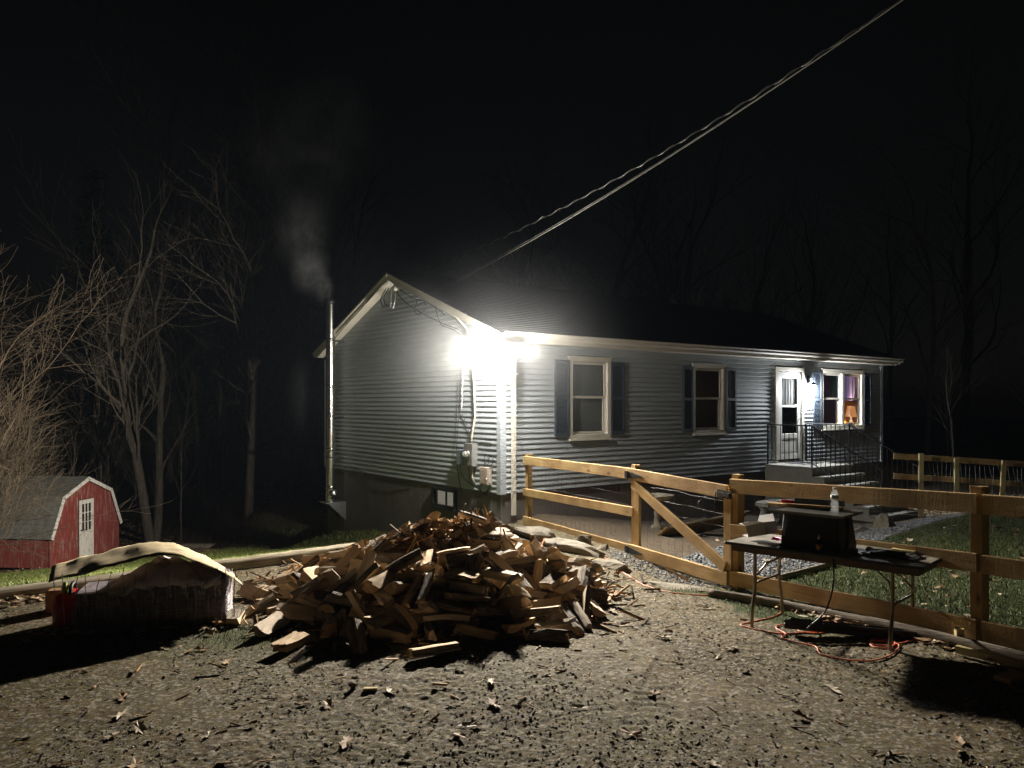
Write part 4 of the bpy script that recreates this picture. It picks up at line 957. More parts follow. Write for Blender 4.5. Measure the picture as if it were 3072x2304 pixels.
log_along('border_log', 'pale barkless log edging the driveway at the far left behind the bundle', [gp(-6.3,7.6,.05),gp(-5.4,8.3,.05),gp(-4.6,8.93,.05),gp(-3.92,9.46,.05)], .08, MT['greylog'], 'log', 6)
mb = MB(); mb.box((-.62,-.055,0),(.62,.055,.05)); mb.box((-.62,-.062,.05),(.6,-.045,.085)); mb.box((-.58,.045,.05),(.62,.062,.075)); mb.box((-.1,-.045,.051),(.45,.02,.07))
tag(mb.build('black_channel', MT['blackplastic'], None, Matrix.Translation(gp(3.02,6.79,.03)) @ Matrix.Rotation(math.atan2(-.3,.72),4,'Z'), bevel=.008), 'long black plastic channel lying on the ground under the table', 'channel')
lie('wood_strip','pale narrow wood strip on the ground at the right edge','board', gp(3.48,6.12,.05), gp(3.95,5.35,.05), .06, .04, MT['lumber_pale'], (0,0,1))
lie('stake','short upright pale wooden stake at the fence foot on the right','stake', gp(3.60,6.30,-.08), gp(3.60,6.30,.15), .06, .045, MT['lumber_pale'], (1,0,0))
for k,(x,y,a,lb) in enumerate(((3.55,5.55,.5,'flat wood block lying in the table shadow, nearer to the table'),(3.75,5.15,.15,'flat wood block in the table shadow at the right edge'))):
    mb = MB(); mb.box((-.13,-.06,0),(.13,.06,.035)); tag(mb.build('wood_block', MT['lumber'], None, Matrix.Translation(gp(x,y,.01)) @ Matrix.Rotation(a,4,'Z'), bevel=.004), lb, 'wood block')
mb = MB(); mb.box((-.05,-.018,0),(.05,.018,.02)); tag(mb.build('wood_block', MT['lumber_pale'], None, Matrix.Translation((-1.02,5.63,gz(-1.02,5.63))) @ Matrix.Rotation(.1,4,'Z'), bevel=.003), 'small pale wood block alone on the dirt before the woodpile', 'wood block')

# stones -----------------------------------------------------------
def rock_mesh(seed, sx, sy, sz, sub=3, mat=None, flat=.0):
    import bmesh
    bm = bmesh.new(); bmesh.ops.create_icosphere(bm, subdivisions=sub, radius=1); r = random.Random(seed)
    planes = [(Vector((r.gauss(0,1),r.gauss(0,1),r.gauss(0,.9))).normalized(), r.uniform(.42,.74)) for _ in range(12)]
    off = r.uniform(0,100)
    for v in bm.verts:
        c = v.co.copy()
        for (n,d) in planes:
            t = c.dot(n)
            if t > d: c -= n*(t-d)
        k = float(fbm(np.array([c.x*1.0+off+c.z]),np.array([c.y+c.z*.7]),.5,seed,3)[0])-.5
        c *= 1+k*.42
        v.co = Vector((c.x*sx, c.y*sy, c.z*sz))
    me = bpy.data.meshes.new('rock'); bm.to_mesh(me); bm.free(); me.materials.append(mat or MT['stone']); return me
def rock(label, seed, p, size, rot, name='boulder', cat='stone', mat=None):
    o = link(name, rock_mesh(seed,*size,mat=mat), None, Matrix.Translation(p) @ Matrix.Rotation(rot,4,'Z')); return tag(o, label, cat)
rock('long flat topped boulder nearest the house corner beside the fence', 21, gp(.32,12.15,.06), (.72,.27,.20), -1.05)
rock('long pale boulder in the middle of the row beside the fence', 22, gp(.85,10.95,.06), (.62,.26,.19), -.95)
rock('low flat boulder near the gate hinge with the orange cord over it', 23, gp(1.22,10.0,.02), (.50,.30,.10), -.9)
rock('small squared stone between the boulders and the fence', 24, gp(1.05,11.35,.05), (.16,.13,.12), .3)
rock('small dark stone tucked at the fence foot by the hinge', 25, gp(1.28,11.0,.03), (.15,.11,.10), .9)
rock('broad thin slab lying flush in the dirt in front of the gate', 26, gp(1.88,8.93,-.01), (.55,.24,.045), -.75, name='stone_slab')
rock('rounded boulder at the left of the three by the porch steps', 27, (6.45,14.45,-.32), (.42,.26,.17), .5)
rock('tilted boulder leaning at the foot of the porch railing', 28, (7.05,14.75,-.26), (.22,.36,.26), .8)
rock('low boulder in front of the other two by the steps', 29, (6.55,14.0,-.36), (.40,.22,.12), .2)
rock('grey boulder at the wood edge right of the shed', 30, (-12.2,26.6,float(base_h(-12.2,26.6))+.05), (.8,.5,.35), .2)
rock('wide flat boulder half buried at the edge of the far lawn', 31, (-10.6,26.4,float(base_h(-10.6,26.4))+.05), (1.1,.5,.30), .4)
rock('small round stone alone in the dirt at lower right', 32, (2.20,4.55,gz(2.2,4.55)+.01), (.035,.03,.028), 0, name='stone')
# yard things ------------------------------------------------------
bench = thing('garden_bench', 'pale curved concrete garden bench against the house front', 'bench', (5.75,16.9,-.52), .55)
mb = MB(); V = []; n = 14
for i in range(n+1):
    a = -.55+1.1*i/n; x = a*.95; y = .18*(1-(a/.55)**2)
    V += [(x,y-.17,.40),(x,y+.17,.40),(x,y+.18,.45),(x,y-.18,.45),(x,y-.16,.475),(x,y+.16,.475)]
F = []
for i in range(n):
    a = i*6; b = a+6
    for (p,q) in ((0,1),(1,2),(2,5),(5,4),(4,3),(3,0)): F.append((a+p,b+p,b+q,a+q))
F += [(0,1,2,5,4,3),tuple(n*6+k for k in (3,4,5,2,1,0))]
mb.add(V,F); mb.build('seat', MT['concrete'], bench)
for x in (-.33,.33):
    mb = MB(); mb.lathe([(.13,0),(.13,.05),(.08,.10),(.10,.2),(.07,.3),(.12,.36),(.12,.40)],10,c=(x,.1,0)); mb.build('leg', MT['concrete'], bench, smooth=True)
bath = thing('bird_bath', 'small stone bird bath on a pedestal seen behind the gate brace', 'bird bath', (2.62,14.1,-.2), 0)
mb = MB(); mb.lathe([(.13,0),(.13,.05),(.07,.10),(.05,.25),(.07,.30),(.05,.35),(.06,.5)],14); mb.build('pedestal', MT['stone'], bath, smooth=True)
mb = MB(); mb.lathe([(.05,.5),(.2,.55),(.29,.60),(.30,.63),(.27,.63),(.18,.60),(.0,.58)],20); mb.build('bowl', MT['stone'], bath, smooth=True)
urn = thing('planter', 'dark garden pot with a rolled rim standing by the house wall', 'planter', (4.05,15.6,-.35), 0)
mb = MB(); mb.lathe([(.16,0),(.2,.25),(.24,.5),(.27,.52),(.27,.56),(.22,.56),(.2,.5),(.0,.48)],16); mb.build('pot', MT['black'], urn, smooth=True)
mb = MB(); mb.tube([(-.26,0,.5),(-.34,0,.46),(-.3,0,.36),(-.22,0,.34)],.014,6); mb.tube([(.26,0,.5),(.34,0,.46),(.3,0,.36),(.22,0,.34)],.014,6); mb.build('handle', MT['galv'], urn, smooth=True)
tag(board('garden_plank', (2.3,12.35,-.02), (4.5,15.3,-.16), .42, .04, MT['lumber'], None, up=(.62,-.42,.72)), 'wide rough brown plank propped across the flower bed behind the gate', 'plank')
log_along('path_edging', 'thin wooden edging between the grey gravel path and the lawn', [gp(3.1,9.2,.02),gp(3.6,9.6,.02),gp(4.12,10.02,.02)], .035, MT['greylog'], 'edging', 8)
log_along('path_edging', 'wooden edging at the far right side of the gravel by the steps', [gp(9.0,16.95,.02),gp(9.3,16.4,.02),gp(9.65,15.9,.02)], .04, MT['greylog'], 'edging', 9)

def log_shape(k):
    """split firewood piece, axis X; returns verts, faces, per-face slot (0 split,1 bark,2 end)"""
    r = random.Random(900 + k)
    L = r.uniform(.32, .45)
    kind = k % 6
    R = r.uniform(.06, .10)
    if kind in (0, 1):      # quarter wedge
        pts = [(-.33*R, -.42*R, 0), (.75*R, -.42*R, 1), (.68*R, .12*R, 1), (.40*R, .52*R, 1), (-.0*R, .80*R, 1), (-.36*R, .80*R, 0)]
    elif kind == 2:         # half round
        pts = [(-.95*R, -.3*R, 0), (.95*R, -.3*R, 1), (.72*R, .22*R, 1), (.25*R, .5*R, 1), (-.3*R, .5*R, 1), (-.75*R, .2*R, 1)]
    elif kind == 3:         # slab
        pts = [(-.8*R, -.3*R, 0), (.8*R, -.42*R, 0), (.86*R, .22*R, 1), (-.5*R, .40*R, 0)]
    elif kind == 4:         # thin split
        pts = [(-.55*R, -.22*R, 0), (.45*R, -.34*R, 0), (.5*R, .24*R, 0), (-.3*R, .34*R, 1)]
    else:                   # narrow triangular split
        pts = [(-.75*R, -.34*R, 0), (.62*R, -.40*R, 1), (.70*R, .05*R, 0), (-.15*R, .62*R, 0)]
    fine = []
    for j, (a, b, c) in enumerate(pts):
        a2, b2, _ = pts[(j+1) % len(pts)]; el = math.hypot(a2-a, b2-b); q = max(1, int(el/(.028)))
        for i in range(q):
            f = (i + (r.uniform(-.25, .25) if i else 0))/q; j_ = r.uniform(-.05, .05)*R if i else 0
            fine.append((a+(a2-a)*f - (b2-b)/max(el,1e-6)*j_, b+(b2-b)*f + (a2-a)/max(el,1e-6)*j_, c))
    pts = fine
    n = len(pts); verts = []; faces = []; slots = []
    S = 5
    ta = r.uniform(-.16, .16); bend = r.uniform(-.02, .02); tw = r.uniform(-.22, .22)
    e0 = [r.uniform(-.02, .02) for _ in pts]; e1 = [r.uniform(-.02, .02) for _ in pts]
    for s in range(S):
        f = s/(S-1); x = (f-.5)*L
        sc = 1 + ta*(f-.5)*2 + r.uniform(-.04, .04); w = tw*(f-.5)
        for j, (a, b, c) in enumerate(pts):
            e = r.uniform(-.03, .03)*R; A = a*sc+e; B = b*sc+r.uniform(-.03, .03)*R
            verts.append((x + (e0[j] if s == 0 else e1[j] if s == S-1 else 0), A*math.cos(w)-B*math.sin(w), A*math.sin(w)+B*math.cos(w) + bend*(1-(2*f-1)**2)))
    for s in range(S-1):
        for j in range(n):
            j2 = (j+1) % n
            faces.append((s*n+j, (s+1)*n+j, (s+1)*n+j2, s*n+j2)[::-1]); slots.append(pts[j][2])
    faces.append(tuple(range(n))[::-1]); slots.append(2)
    faces.append(tuple((S-1)*n+j for j in range(n))); slots.append(2)
    return verts, faces, slots
NLOG = 20
def mound(x, y):
    g = lambda cx, cy, sx, sy, h: h*math.exp(-(((x-cx)/sx)**2 + ((y-cy)/sy)**2))
    return max(g(-.42, 8.75, .62, .66, .72), g(-1.05, 8.45, .58, .62, .62), g(-1.75, 8.9, .5, .5, .18), g(-.2, 7.9, .5, .5, .18), g(-1.2,7.7,.6,.5,.14)) - .035
LOGS = '''19,-0.932,9.097,0.355,0.05,-0.56,-1.45;7,-2.1,8.835,0.138,2.85,-0.17,1.27;17,-0.697,9.576,0.258,-1.78,0.41,-2.24;2,0.205,8.586,0.263,-0.65,0.39,-1.22;6,-1.062,7.5,0.126,1.7,0.15,-0.47;6,-0.438,9.551,0.209,-1.64,-3.02,-0.05;0,-1.238,8.1,0.417,2.07,0.51,-1.32;10,0.318,8.297,0.172,-1.13,-0,0.5;15,0.527,8.097,0.058,0.06,0.09,0.45;13,-1.828,8.439,0.119,-0.28,-0.09,1.43;6,0.153,9.956,0.054,0.07,-0.03,-1.83;14,-0.304,8.353,0.581,0.87,-0.16,-2.96;2,-0.884,8.682,0.551,2.83,-0.54,-1.06;10,-0.489,8.291,0.451,-0.6,-2.57,-0.95;15,0.482,8.969,0.112,-0.23,-2.86,0.59;8,-0.774,8.351,0.54,0.37,0.53,-0.43;15,-1.163,9.476,0.071,-0.25,0.02,0.65;5,-0.777,9.717,0.075,-0.22,0.15,1.12;19,-0.696,7.619,0.137,-2.49,-0.26,1.93;12,-1.918,7.722,0.054,1.62,0.01,-2.11;15,-1.005,7.771,0.208,0.73,0.04,-0.06;11,-0.234,7.481,0.114,2.1,0.3,-1.85;8,-1.703,8.434,0.196,-0.59,-0.07,1.33;0,-1.595,8.304,0.255,0.79,-0.34,1.38;16,-1.959,8.377,0.079,0.08,-0.17,1.39;5,-2.071,7.393,0.039,0.02,-0.01,3.03;16,0.067,8.996,0.367,-0.15,-0.7,-2.36;13,-0.077,9.268,0.337,-1.2,-0.14,2.75;19,-2.16,8.483,0.132,-1.46,0.34,-1.12;5,0.36,8.188,0.154,-0.83,-0.5,-2.82;7,-0.049,8.722,0.563,-1.09,0.1,1.04;11,-1.394,7.655,0.153,-2.78,-0.16,1.56;0,-0.318,8.069,0.262,1.2,0.12,-0;17,-2.239,9.185,0.055,0.27,0.01,-2.07;11,-1.967,8.014,0.073,-0.04,-0.11,0.06;18,-1.539,9.077,0.237,1.39,0.07,0.26;0,-1.474,9.071,0.164,-1.72,-0.14,-2.39;13,-0.515,8.613,0.679,1.23,0.39,-2.71;5,-1.775,9.383,0.085,-2.83,0.1,0.32;15,0.447,7.785,0.104,1.53,-3.06,0.12;7,-0.927,7.553,0.137,-2.29,0.09,-0.46;1,-0.677,9.634,0.167,-2.49,0.2,0.14;19,-0.679,7.569,0.217,1.36,-0.23,3.01;9,-1.28,8.464,0.541,-0.31,2.64,-0.97;11,0.275,7.616,0.08,0,0.22,-0.33;17,-0.379,7.764,0.201,0.09,-3.06,-0.16;15,-0.977,7.253,0.074,-0.12,-3.09,-0.47;2,-1.801,8.971,0.196,3.07,-0.06,-1.21;15,0.67,8.652,0.206,-0.1,0.19,2.49;18,-1.203,9.132,0.229,0.56,-0.65,-1.17;2,-1.801,8.9,0.288,-3.12,-0.05,-0.44;3,-0.013,7.973,0.179,-0.64,-2.96,0.77;9,-0.432,7.899,0.162,-2.77,-0.22,0.48;17,-1.046,9.079,0.277,-2.47,-0.64,-1.16;12,-0.996,7.625,0.207,0.97,0.39,-0.04;11,-0.915,8.86,0.55,0.65,0.31,3.02;9,-0.863,7.208,0.174,3.08,0.12,1.49;16,0.825,8.503,0.149,0.01,3.09,-1.13;4,-0.522,7.565,0.086,-2.99,0.12,-1.12;7,-1.141,7.236,0.149,0.64,3.13,-0.26;17,0.454,7.867,0.084,-1.42,0.13,0.13;15,-1.554,7.723,0.159,0.73,-0.08,1.78;10,-0.587,7.009,0.14,2.86,0.1,0.33;13,0.556,7.665,0.076,1.13,-0.13,3.12;5,-1.084,8.546,0.624,0.58,-2.68,1.32;11,0.457,7.356,0.055,2.16,0.04,-2.21;14,-0.872,9.842,0.102,-0.17,0.37,1.89;17,-1.25,8.72,0.497,0.5,-0.53,-2.14;15,-1.351,7.952,0.276,-2.37,0.19,-0.86;4,-1.098,9.44,0.246,-1.63,0.35,-1.21;5,-0.258,8.069,0.343,-0.02,0.33,-1.35;9,-1.259,8.921,0.401,0.99,2.35,0.11;7,0.24,9.69,0.039,1.48,-0.03,2.82;14,-1.653,7.345,0.057,0.16,0.01,-0.56;16,-1.472,8.534,0.381,0.88,-0.3,-1.45;7,-2.381,8.462,0.034,1.41,0.01,2.72;14,-1.417,8.189,0.507,0.24,-0.67,0.66;17,0.198,9.313,0.164,-3.03,-0.17,-1.25;5,-2.044,8.29,0.142,-0,-0.3,1.53;12,-1.73,8.417,0.342,0.71,2.63,-0.11;7,-1.651,9.235,0.137,2.97,0.07,-0.17;7,-1.257,8.042,0.488,2.13,-0.05,-0.05;2,-2.181,7.1,0.061,-2.6,-0.01,1.39;4,-2.433,8.957,0.043,0.24,-0.01,-1.18;8,-1.136,9.961,0.092,-0.01,0.29,2.9;4,-0.399,7.859,0.343,0.29,-0.34,0.8;1,-0.966,7.923,0.341,-0.96,0.32,-0.18;0,-0.981,9.682,0.109,-1.8,0.24,1.73;3,0.14,8.024,0.221,1.7,0.64,-0.96;13,-1.363,6.991,0.043,1.55,0.04,-1.12;5,-1.094,9.164,0.313,-1.94,-0.68,-1.11;13,-0.035,7.836,0.24,1.37,-0.63,2.34;14,0.532,8.537,0.086,-0.35,-3.04,0.97;7,-0.668,7.992,0.295,-0.47,-2.7,-0.2;11,-0.582,8.856,0.683,0.01,2.82,-1.73;3,-0.298,9.849,0.16,0.1,-1.04,-2.16;17,-2.33,8.804,0.132,0.06,0.33,-2.79;18,-1.439,9.541,0.08,-2.49,0.04,1.44;17,0.055,7.072,0.076,0.2,-3.06,1;17,-0.723,6.94,0.058,2.07,-0.04,-1.38;9,-1.431,9.309,0.17,0.19,-2.96,0.73;13,-0.065,7.719,0.202,1.31,0.43,-0.8;9,-0.973,7.051,0.084,-0.03,2.88,0.12;6,-1.568,8.171,0.317,0.73,0.27,-2.07;12,-2.174,8.179,0.182,0.54,0.16,-0.88;10,-1.077,8.95,0.57,-2.73,-0.2,-1.15;6,-2.022,8.731,0.225,0.81,-2.57,-1.02;2,-1.948,7.909,0.152,2.85,-0.46,0.93;13,-1.816,7.707,0.154,-0.69,-0.22,-2.56;8,0.277,7.479,0.133,-2.7,-0.19,0.01;18,-0.303,10.078,0.04,1.55,-0.01,-0.41;2,-1.3,9.256,0.328,-0.11,-0.03,-2.41;7,-1.268,7.153,0.122,-2.02,0.32,0.16;5,-0.184,9.065,0.585,-2.26,0.02,1.8;5,0.003,8.408,0.468,2.08,0.99,0.01;3,-1.452,7.905,0.335,0.85,-0.54,0.05;2,0.302,8.997,0.243,2.02,0.59,0.66;11,0.292,8.064,0.258,-0.18,-1.78,-2.11;9,-1.19,9.455,0.184,-0.06,-0.35,2.55;10,-1.312,9.627,0.194,-0.15,0.37,-0.24;10,-0.401,7.486,0.186,2.14,0.2,0.92;8,-1.409,9.37,0.233,-0.22,-0,-0.33;12,-1.14,7.343,0.198,-2.64,-0.25,-0.53;4,-0.97,8.01,0.469,-2.42,-0.08,1.1;6,0.844,9.011,0.047,1.48,-0.03,-1.57;19,-0.112,8.198,0.369,-0.55,-2.49,-0.94;18,0.693,8.481,0.071,-1.82,-0.03,-2.08;13,-0.246,7.171,0.048,1.67,-0.05,2.46;5,-1.27,7.755,0.297,-0.75,3.06,0.06;11,-1.272,9.717,0.13,0.78,-2.84,-0.11;5,0.205,7.763,0.165,1.22,-0.05,-0.85;4,0.838,8.78,0.041,0.07,-0.02,-2.96;11,0.061,8.652,0.451,-1.71,0.08,1.7;11,-1.487,9.344,0.354,-0.07,0.1,-2.59;3,-2.322,8.308,0.063,-1.14,-3.11,-0.1;7,0.436,7.808,0.216,1.45,-0.24,2.02;1,-0.093,9.263,0.415,1.65,0.32,1.14;9,-0.397,8.502,0.677,-0.21,-0.26,0.57;14,-0.443,9.384,0.376,0.19,0.31,0.27;18,0.785,8.1,0.088,1.63,0.21,0.62;14,0.388,9.311,0.134,1.59,-0.18,-1.89;17,-1.717,8.69,0.372,-2.21,0.19,-2.22;1,-0.322,9.44,0.245,0.91,0.19,0.08;8,-1.703,7.535,0.199,-0.13,-0.31,1.3;5,-1.544,9.461,0.133,0.5,-0.18,1.26;5,-2.614,8.342,0.091,-0.15,3,-0.82;19,-0.593,7.682,0.208,0.2,0.36,-0.07;16,-1.948,8.291,0.165,0.85,-0.31,1.57;2,-0.181,8.47,0.675,-0.45,-2.98,0.82;2,-0.132,7.292,0.117,-0.28,-0.3,-2.8;10,-1.545,9.71,0.046,0.16,0.03,1.53;8,-1.772,7.874,0.243,-0.82,0.86,0.79;16,-2.547,8.655,0.07,-0.76,0.04,2.69;14,0.33,8.355,0.286,-1.19,3.11,0.24;9,-0.85,10.155,0.073,-1.44,-0.03,3.1;2,0.285,8.6,0.445,1.39,0.84,1.1;9,-1.437,7.338,0.175,-0.14,0.4,-1.61;8,0.412,9.718,0.142,-1.74,0.36,1.97;10,-1.144,7.73,0.379,-3.06,0.33,-0.7;16,-0.295,7.681,0.352,-1.08,0.39,-0.86;17,-0.857,8.614,0.711,-0.14,-0.13,-0.67;7,-0.532,8.003,0.377,1.11,0.33,2.49;13,-0.519,9.947,0.175,-0.01,-0.79,1.63;4,-0.879,7.382,0.247,-1.44,-0.11,-0.14;16,-0.87,9.835,0.216,2.7,0.24,-0.1;16,0.428,8.943,0.27,-0.61,-0.18,1.25;19,-0.777,7.832,0.331,0.82,-0.18,0.81;7,-0.827,9.358,0.272,-0.56,-0.24,-0.25;5,-1.811,8.159,0.228,-1.14,0.24,-0.79;17,-0.706,9.623,0.383,-0.3,-0.31,1.49;15,-1.879,6.638,0.048,-3.01,-0.02,1.24;9,-1.04,8.597,0.693,2.89,-0.57,-0.47;1,0.558,8.31,0.21,-1.96,-0.29,-1.79;14,-1.505,7.862,0.407,-2.02,-0.08,-0.59;0,0.645,8.134,0.177,-1.98,0.56,0.88;17,-1.064,9.734,0.193,-2.85,-0.12,-0.75;16,-0.337,8.08,0.421,0.17,2.64,0.78;0,0.22,8.7,0.395,1.11,0.7,1.14;18,-1.354,7.501,0.296,1.16,0.21,-2.02;1,-1.68,7.764,0.281,-0.72,2.5,-0.16;6,0.488,8.004,0.186,-2.04,0.04,2.04;0,-0.542,7.309,0.138,1.56,0.01,-2.91;19,-0.457,7.199,0.068,-2.22,0.03,2.34;2,-0.411,7.294,0.267,3.07,0.21,0.56;12,-2.507,10.116,0.045,1.55,-0.01,-2.99;12,0.066,7.868,0.281,0.76,0.39,-1.12;0,0.231,9.968,0.156,0.85,-2.63,0.04;7,0.793,8.404,0.224,-2.19,-0.13,0.94;14,0.44,8.092,0.344,-0.05,-2.57,1.8;5,-1.303,9.308,0.438,0.39,-0.28,1.65;9,-0.915,7.875,0.396,-2.42,-0.17,0.83;10,-0.447,7.602,0.293,-0.25,0.21,-0.36;19,-0.816,7.578,0.384,-1.76,0.25,-0.22;13,-0.64,7.777,0.343,1.27,0.55,0.96;9,-0.791,8.732,0.716,2.59,-0.3,-0.99;2,0.22,7.203,0.163,0.22,3.02,-0.1;9,-2.45,7.954,0.036,0.12,-3.13,-0.64;2,-1.451,7.521,0.345,-0.63,-0.71,0.55;8,-2.721,8.245,0.077,-2.55,0.08,-0.67;2,-0.585,7.841,0.441,-3.06,0.2,-0.96;2,0.758,8.168,0.24,-0.55,0.26,-1.75;1,0.54,7.148,0.077,1.41,-0.22,1.8;9,-1.76,8.607,0.258,0.3,2.75,0.24;14,-1.371,8.714,0.477,-1.51,0.31,1.06;2,-0.868,7.794,0.513,2.79,-0.11,1.62;14,-0.799,9.702,0.286,-0.23,0.01,-2.15;1,0.367,9.264,0.262,1.65,0.2,2.67;5,-0.321,6.904,0.044,-1,-3.12,-0.49;14,-2.063,7.87,0.204,0.26,-0.4,0.67;8,-0.442,8.067,0.498,-1.01,2.85,-0.46;14,0.678,8.9,0.14,-0.03,-0.14,1.7;13,0.48,8.729,0.279,0.97,0.6,1.16;19,-0.923,9.502,0.371,0.99,-0.18,0.95;18,-1.581,9.118,0.412,1.75,-0.15,1.06;10,-1.332,10.129,0.034,0.13,-3.14,-0.13;1,-0.415,8.589,0.804,0.58,0.15,-0.68;0,0.169,9.191,0.337,0.33,-0.03,-1.44;3,-1.182,7.271,0.258,-0.41,-3.04,-1.18;10,-0.254,9.975,0.1,-2.48,0.06,-0.56;0,0.564,7.762,0.277,-2.53,0.02,-2.01;17,0.376,8.496,0.478,2.47,-0.03,1.12;2,0.344,8.289,0.312,1.21,-0.11,0.24;0,-1.825,9.098,0.307,0.32,-0.46,-1.33;9,-1.902,7.538,0.143,0.46,-0.51,-2.42;18,-0.968,8.798,0.735,1,-0.39,-0.92;6,-0.168,7.734,0.374,-2.21,0.35,-0.71;19,-0.384,7.596,0.412,0.93,0.76,-1.75;17,-1.449,7.698,0.415,0.52,-2.14,-2.03;0,-1.753,8.746,0.478,0.12,2.79,-0.81;19,-2.24,8.997,0.219,-0.46,2.73,0.08;3,-1.9,8.656,0.428,0.18,-0.24,-0.52;8,-1.425,9.004,0.355,-0.63,0.53,-2.62;19,-1.036,7.335,0.341,0.55,0.15,1.26;12,-0.65,10.025,0.081,-0.4,0.04,-0.15;17,0.356,8.583,0.267,1.88,0.61,1.15;16,0.723,7.558,0.138,-1.78,0.45,-1.72;12,0.016,7.377,0.17,1.66,0.29,2.12;7,-1.515,7.279,0.225,1.54,0.07,-0.53;15,-0.58,7.825,0.558,-1.27,-0.09,0.53;2,0.476,8.492,0.374,-0.62,0.63,1.24;4,-0.92,7.256,0.322,-2.33,0.47,-1.82;13,-0.772,8.208,0.508,-1.14,-0.78,2.57;13,-1.518,7.064,0.089,-0,-0.22,1.9;15,-2.248,7.743,0.047,0.13,-3.12,1.07;0,-0.802,7.307,0.334,1.43,0.34,-1.67;7,-0.63,9.435,0.367,0.52,-0.15,-2.45;13,0.13,9.294,0.235,1.23,-0.1,-0.51;11,-0.099,7.57,0.409,0.04,-3,-0.33;17,-2.156,9.798,0.06,-2.52,0.03,-1.74;17,0.784,8.526,0.312,-0.09,-0.07,2.35;13,-0.282,9.275,0.458,1.55,-0.35,-1.94;10,-1.129,6.847,0.149,-0.08,-3.07,1.22;17,-1.329,7.056,0.207,2.73,0.94,-0.14;15,-0.079,8.103,0.504,0.17,-0.02,-2.11;11,-1.248,8.751,0.638,-0.21,-0.48,-0.71;14,-1.43,8.903,0.428,0.02,0.74,-2.12;2,0.813,7.745,0.061,2.53,-0.01,-1.5;18,-0.458,7.806,0.54,-0.16,0.19,-2.63;7,-0.412,7.349,0.328,-0.23,0,-0.56;11,-2.087,8.196,0.28,-2.39,0.07,1.4;11,-0.704,7.096,0.162,3.03,0.61,0.99;16,-0.039,7.451,0.327,0.26,-0.66,-1.09;16,-2.042,7.475,0.082,-2.56,0.12,-0.08;0,-1.232,9.492,0.348,1.54,0.46,1.93;16,-2.442,8.864,0.125,2.02,-0.19,0.37;1,-1.169,6.979,0.168,-1.7,0.1,1.18;9,-0.913,9.272,0.419,0.59,0.26,-0.53;15,-1.742,8.354,0.401,-0.43,2.36,0.34;15,0.422,7.788,0.307,0.22,-0.12,1.06;18,-0.153,8.778,0.713,-0.38,-0.5,-2.21;16,0.074,8.154,0.41,0.78,-0.02,0.54;11,-0.465,7.452,0.418,-2.93,-0.01,-0.77;5,0.643,7.274,0.091,0.46,-0.24,1.85;19,-1.054,6.815,0.076,-1.62,0.02,-0.58;8,-0.095,9.698,0.18,-2.18,0.68,0.98;2,-2.006,7.67,0.199,-0.78,-0.53,0.31;3,-0.959,6.903,0.159,2.11,0.66,-0.55;18,-0.449,9.718,0.225,-0.83,-0.38,-0.5;6,-1.949,8.693,0.285,0.75,0.12,-1.67;19,-0.536,7.145,0.192,0.92,0.14,-0.21;6,-1.632,7.045,0.048,1.58,-0.03,-1.34;9,-0.532,9.779,0.32,2.17,-0.4,-0.74;4,-2.397,8.483,0.115,0.59,0.04,2.69;1,-1.057,7.693,0.497,-0.02,0.44,-2.79;11,-1.341,9.836,0.204,0.73,1.81,-1.65;17,0.048,7.417,0.269,-0.11,0.33,1.07;10,-2.221,8.093,0.163,-0.01,-0.05,2.22;13,0.307,6.771,0.045,0.15,0,2.99;6,-1.255,7.417,0.397,-2.17,0.14,-2.02;12,-0.121,7.728,0.488,-2.03,0.7,0.67;6,-0.876,9.175,0.497,0.44,-2.84,-0.69;14,-2.31,8.734,0.236,0.48,2.61,0.79;18,0.475,8.87,0.35,-2.19,0.38,0.04;0,-1.832,8.143,0.318,0.02,0.13,0.74'''
# ------------------------------------------------------------------ firewood heap
LOGMESH = []
for k in range(NLOG):
    v, f, sl = log_shape(k); mb = MB(); mb.v = [tuple(q) for q in v]; mb.f = f; mb.m = sl
    LOGMESH.append(mb.mesh('firewood_log', [MT['split'],MT['bark'],MT['endgrain']]))
rows = [list(map(float, r.split(','))) for r in LOGS.split(';')]
for r in rows:
    k, x, y, z, a, b, c = r
    if k % 6 == 4 : pass
    o = bpy.data.objects.new('firewood_log', LOGMESH[int(k)]); COL.objects.link(o)
    o.location = (x,y,z); o.rotation_euler = (a,b,c)
    tag(o, 'split firewood log tumbled into the big heap before the house gable', 'firewood', 'split logs of the firewood heap')
for (x,y,k,a,b,c,lb) in ((-2.62,7.42,3,.2,0,1.75,'squared split log standing out beside the right end of the covered bundle'),(-2.50,7.72,4,.5,-.35,.9,'thin curled split log leaning just right of the covered bundle'),
                         (-.62,6.35,4,0,0,.5,'thin bark covered split log lying in front of the heap on the dirt'),(.40,7.0,5,1,0,.5,'small split log lying loose at the right front of the heap'),(-1.3,6.62,2,.3,-.5,1.9,'split log tipped down at the very front left of the heap')):
    o = bpy.data.objects.new('firewood_log', LOGMESH[k]); COL.objects.link(o); o.location = (x,y,gz(x,y)+.055); o.rotation_euler = (a,b,c); tag(o, lb, 'firewood')
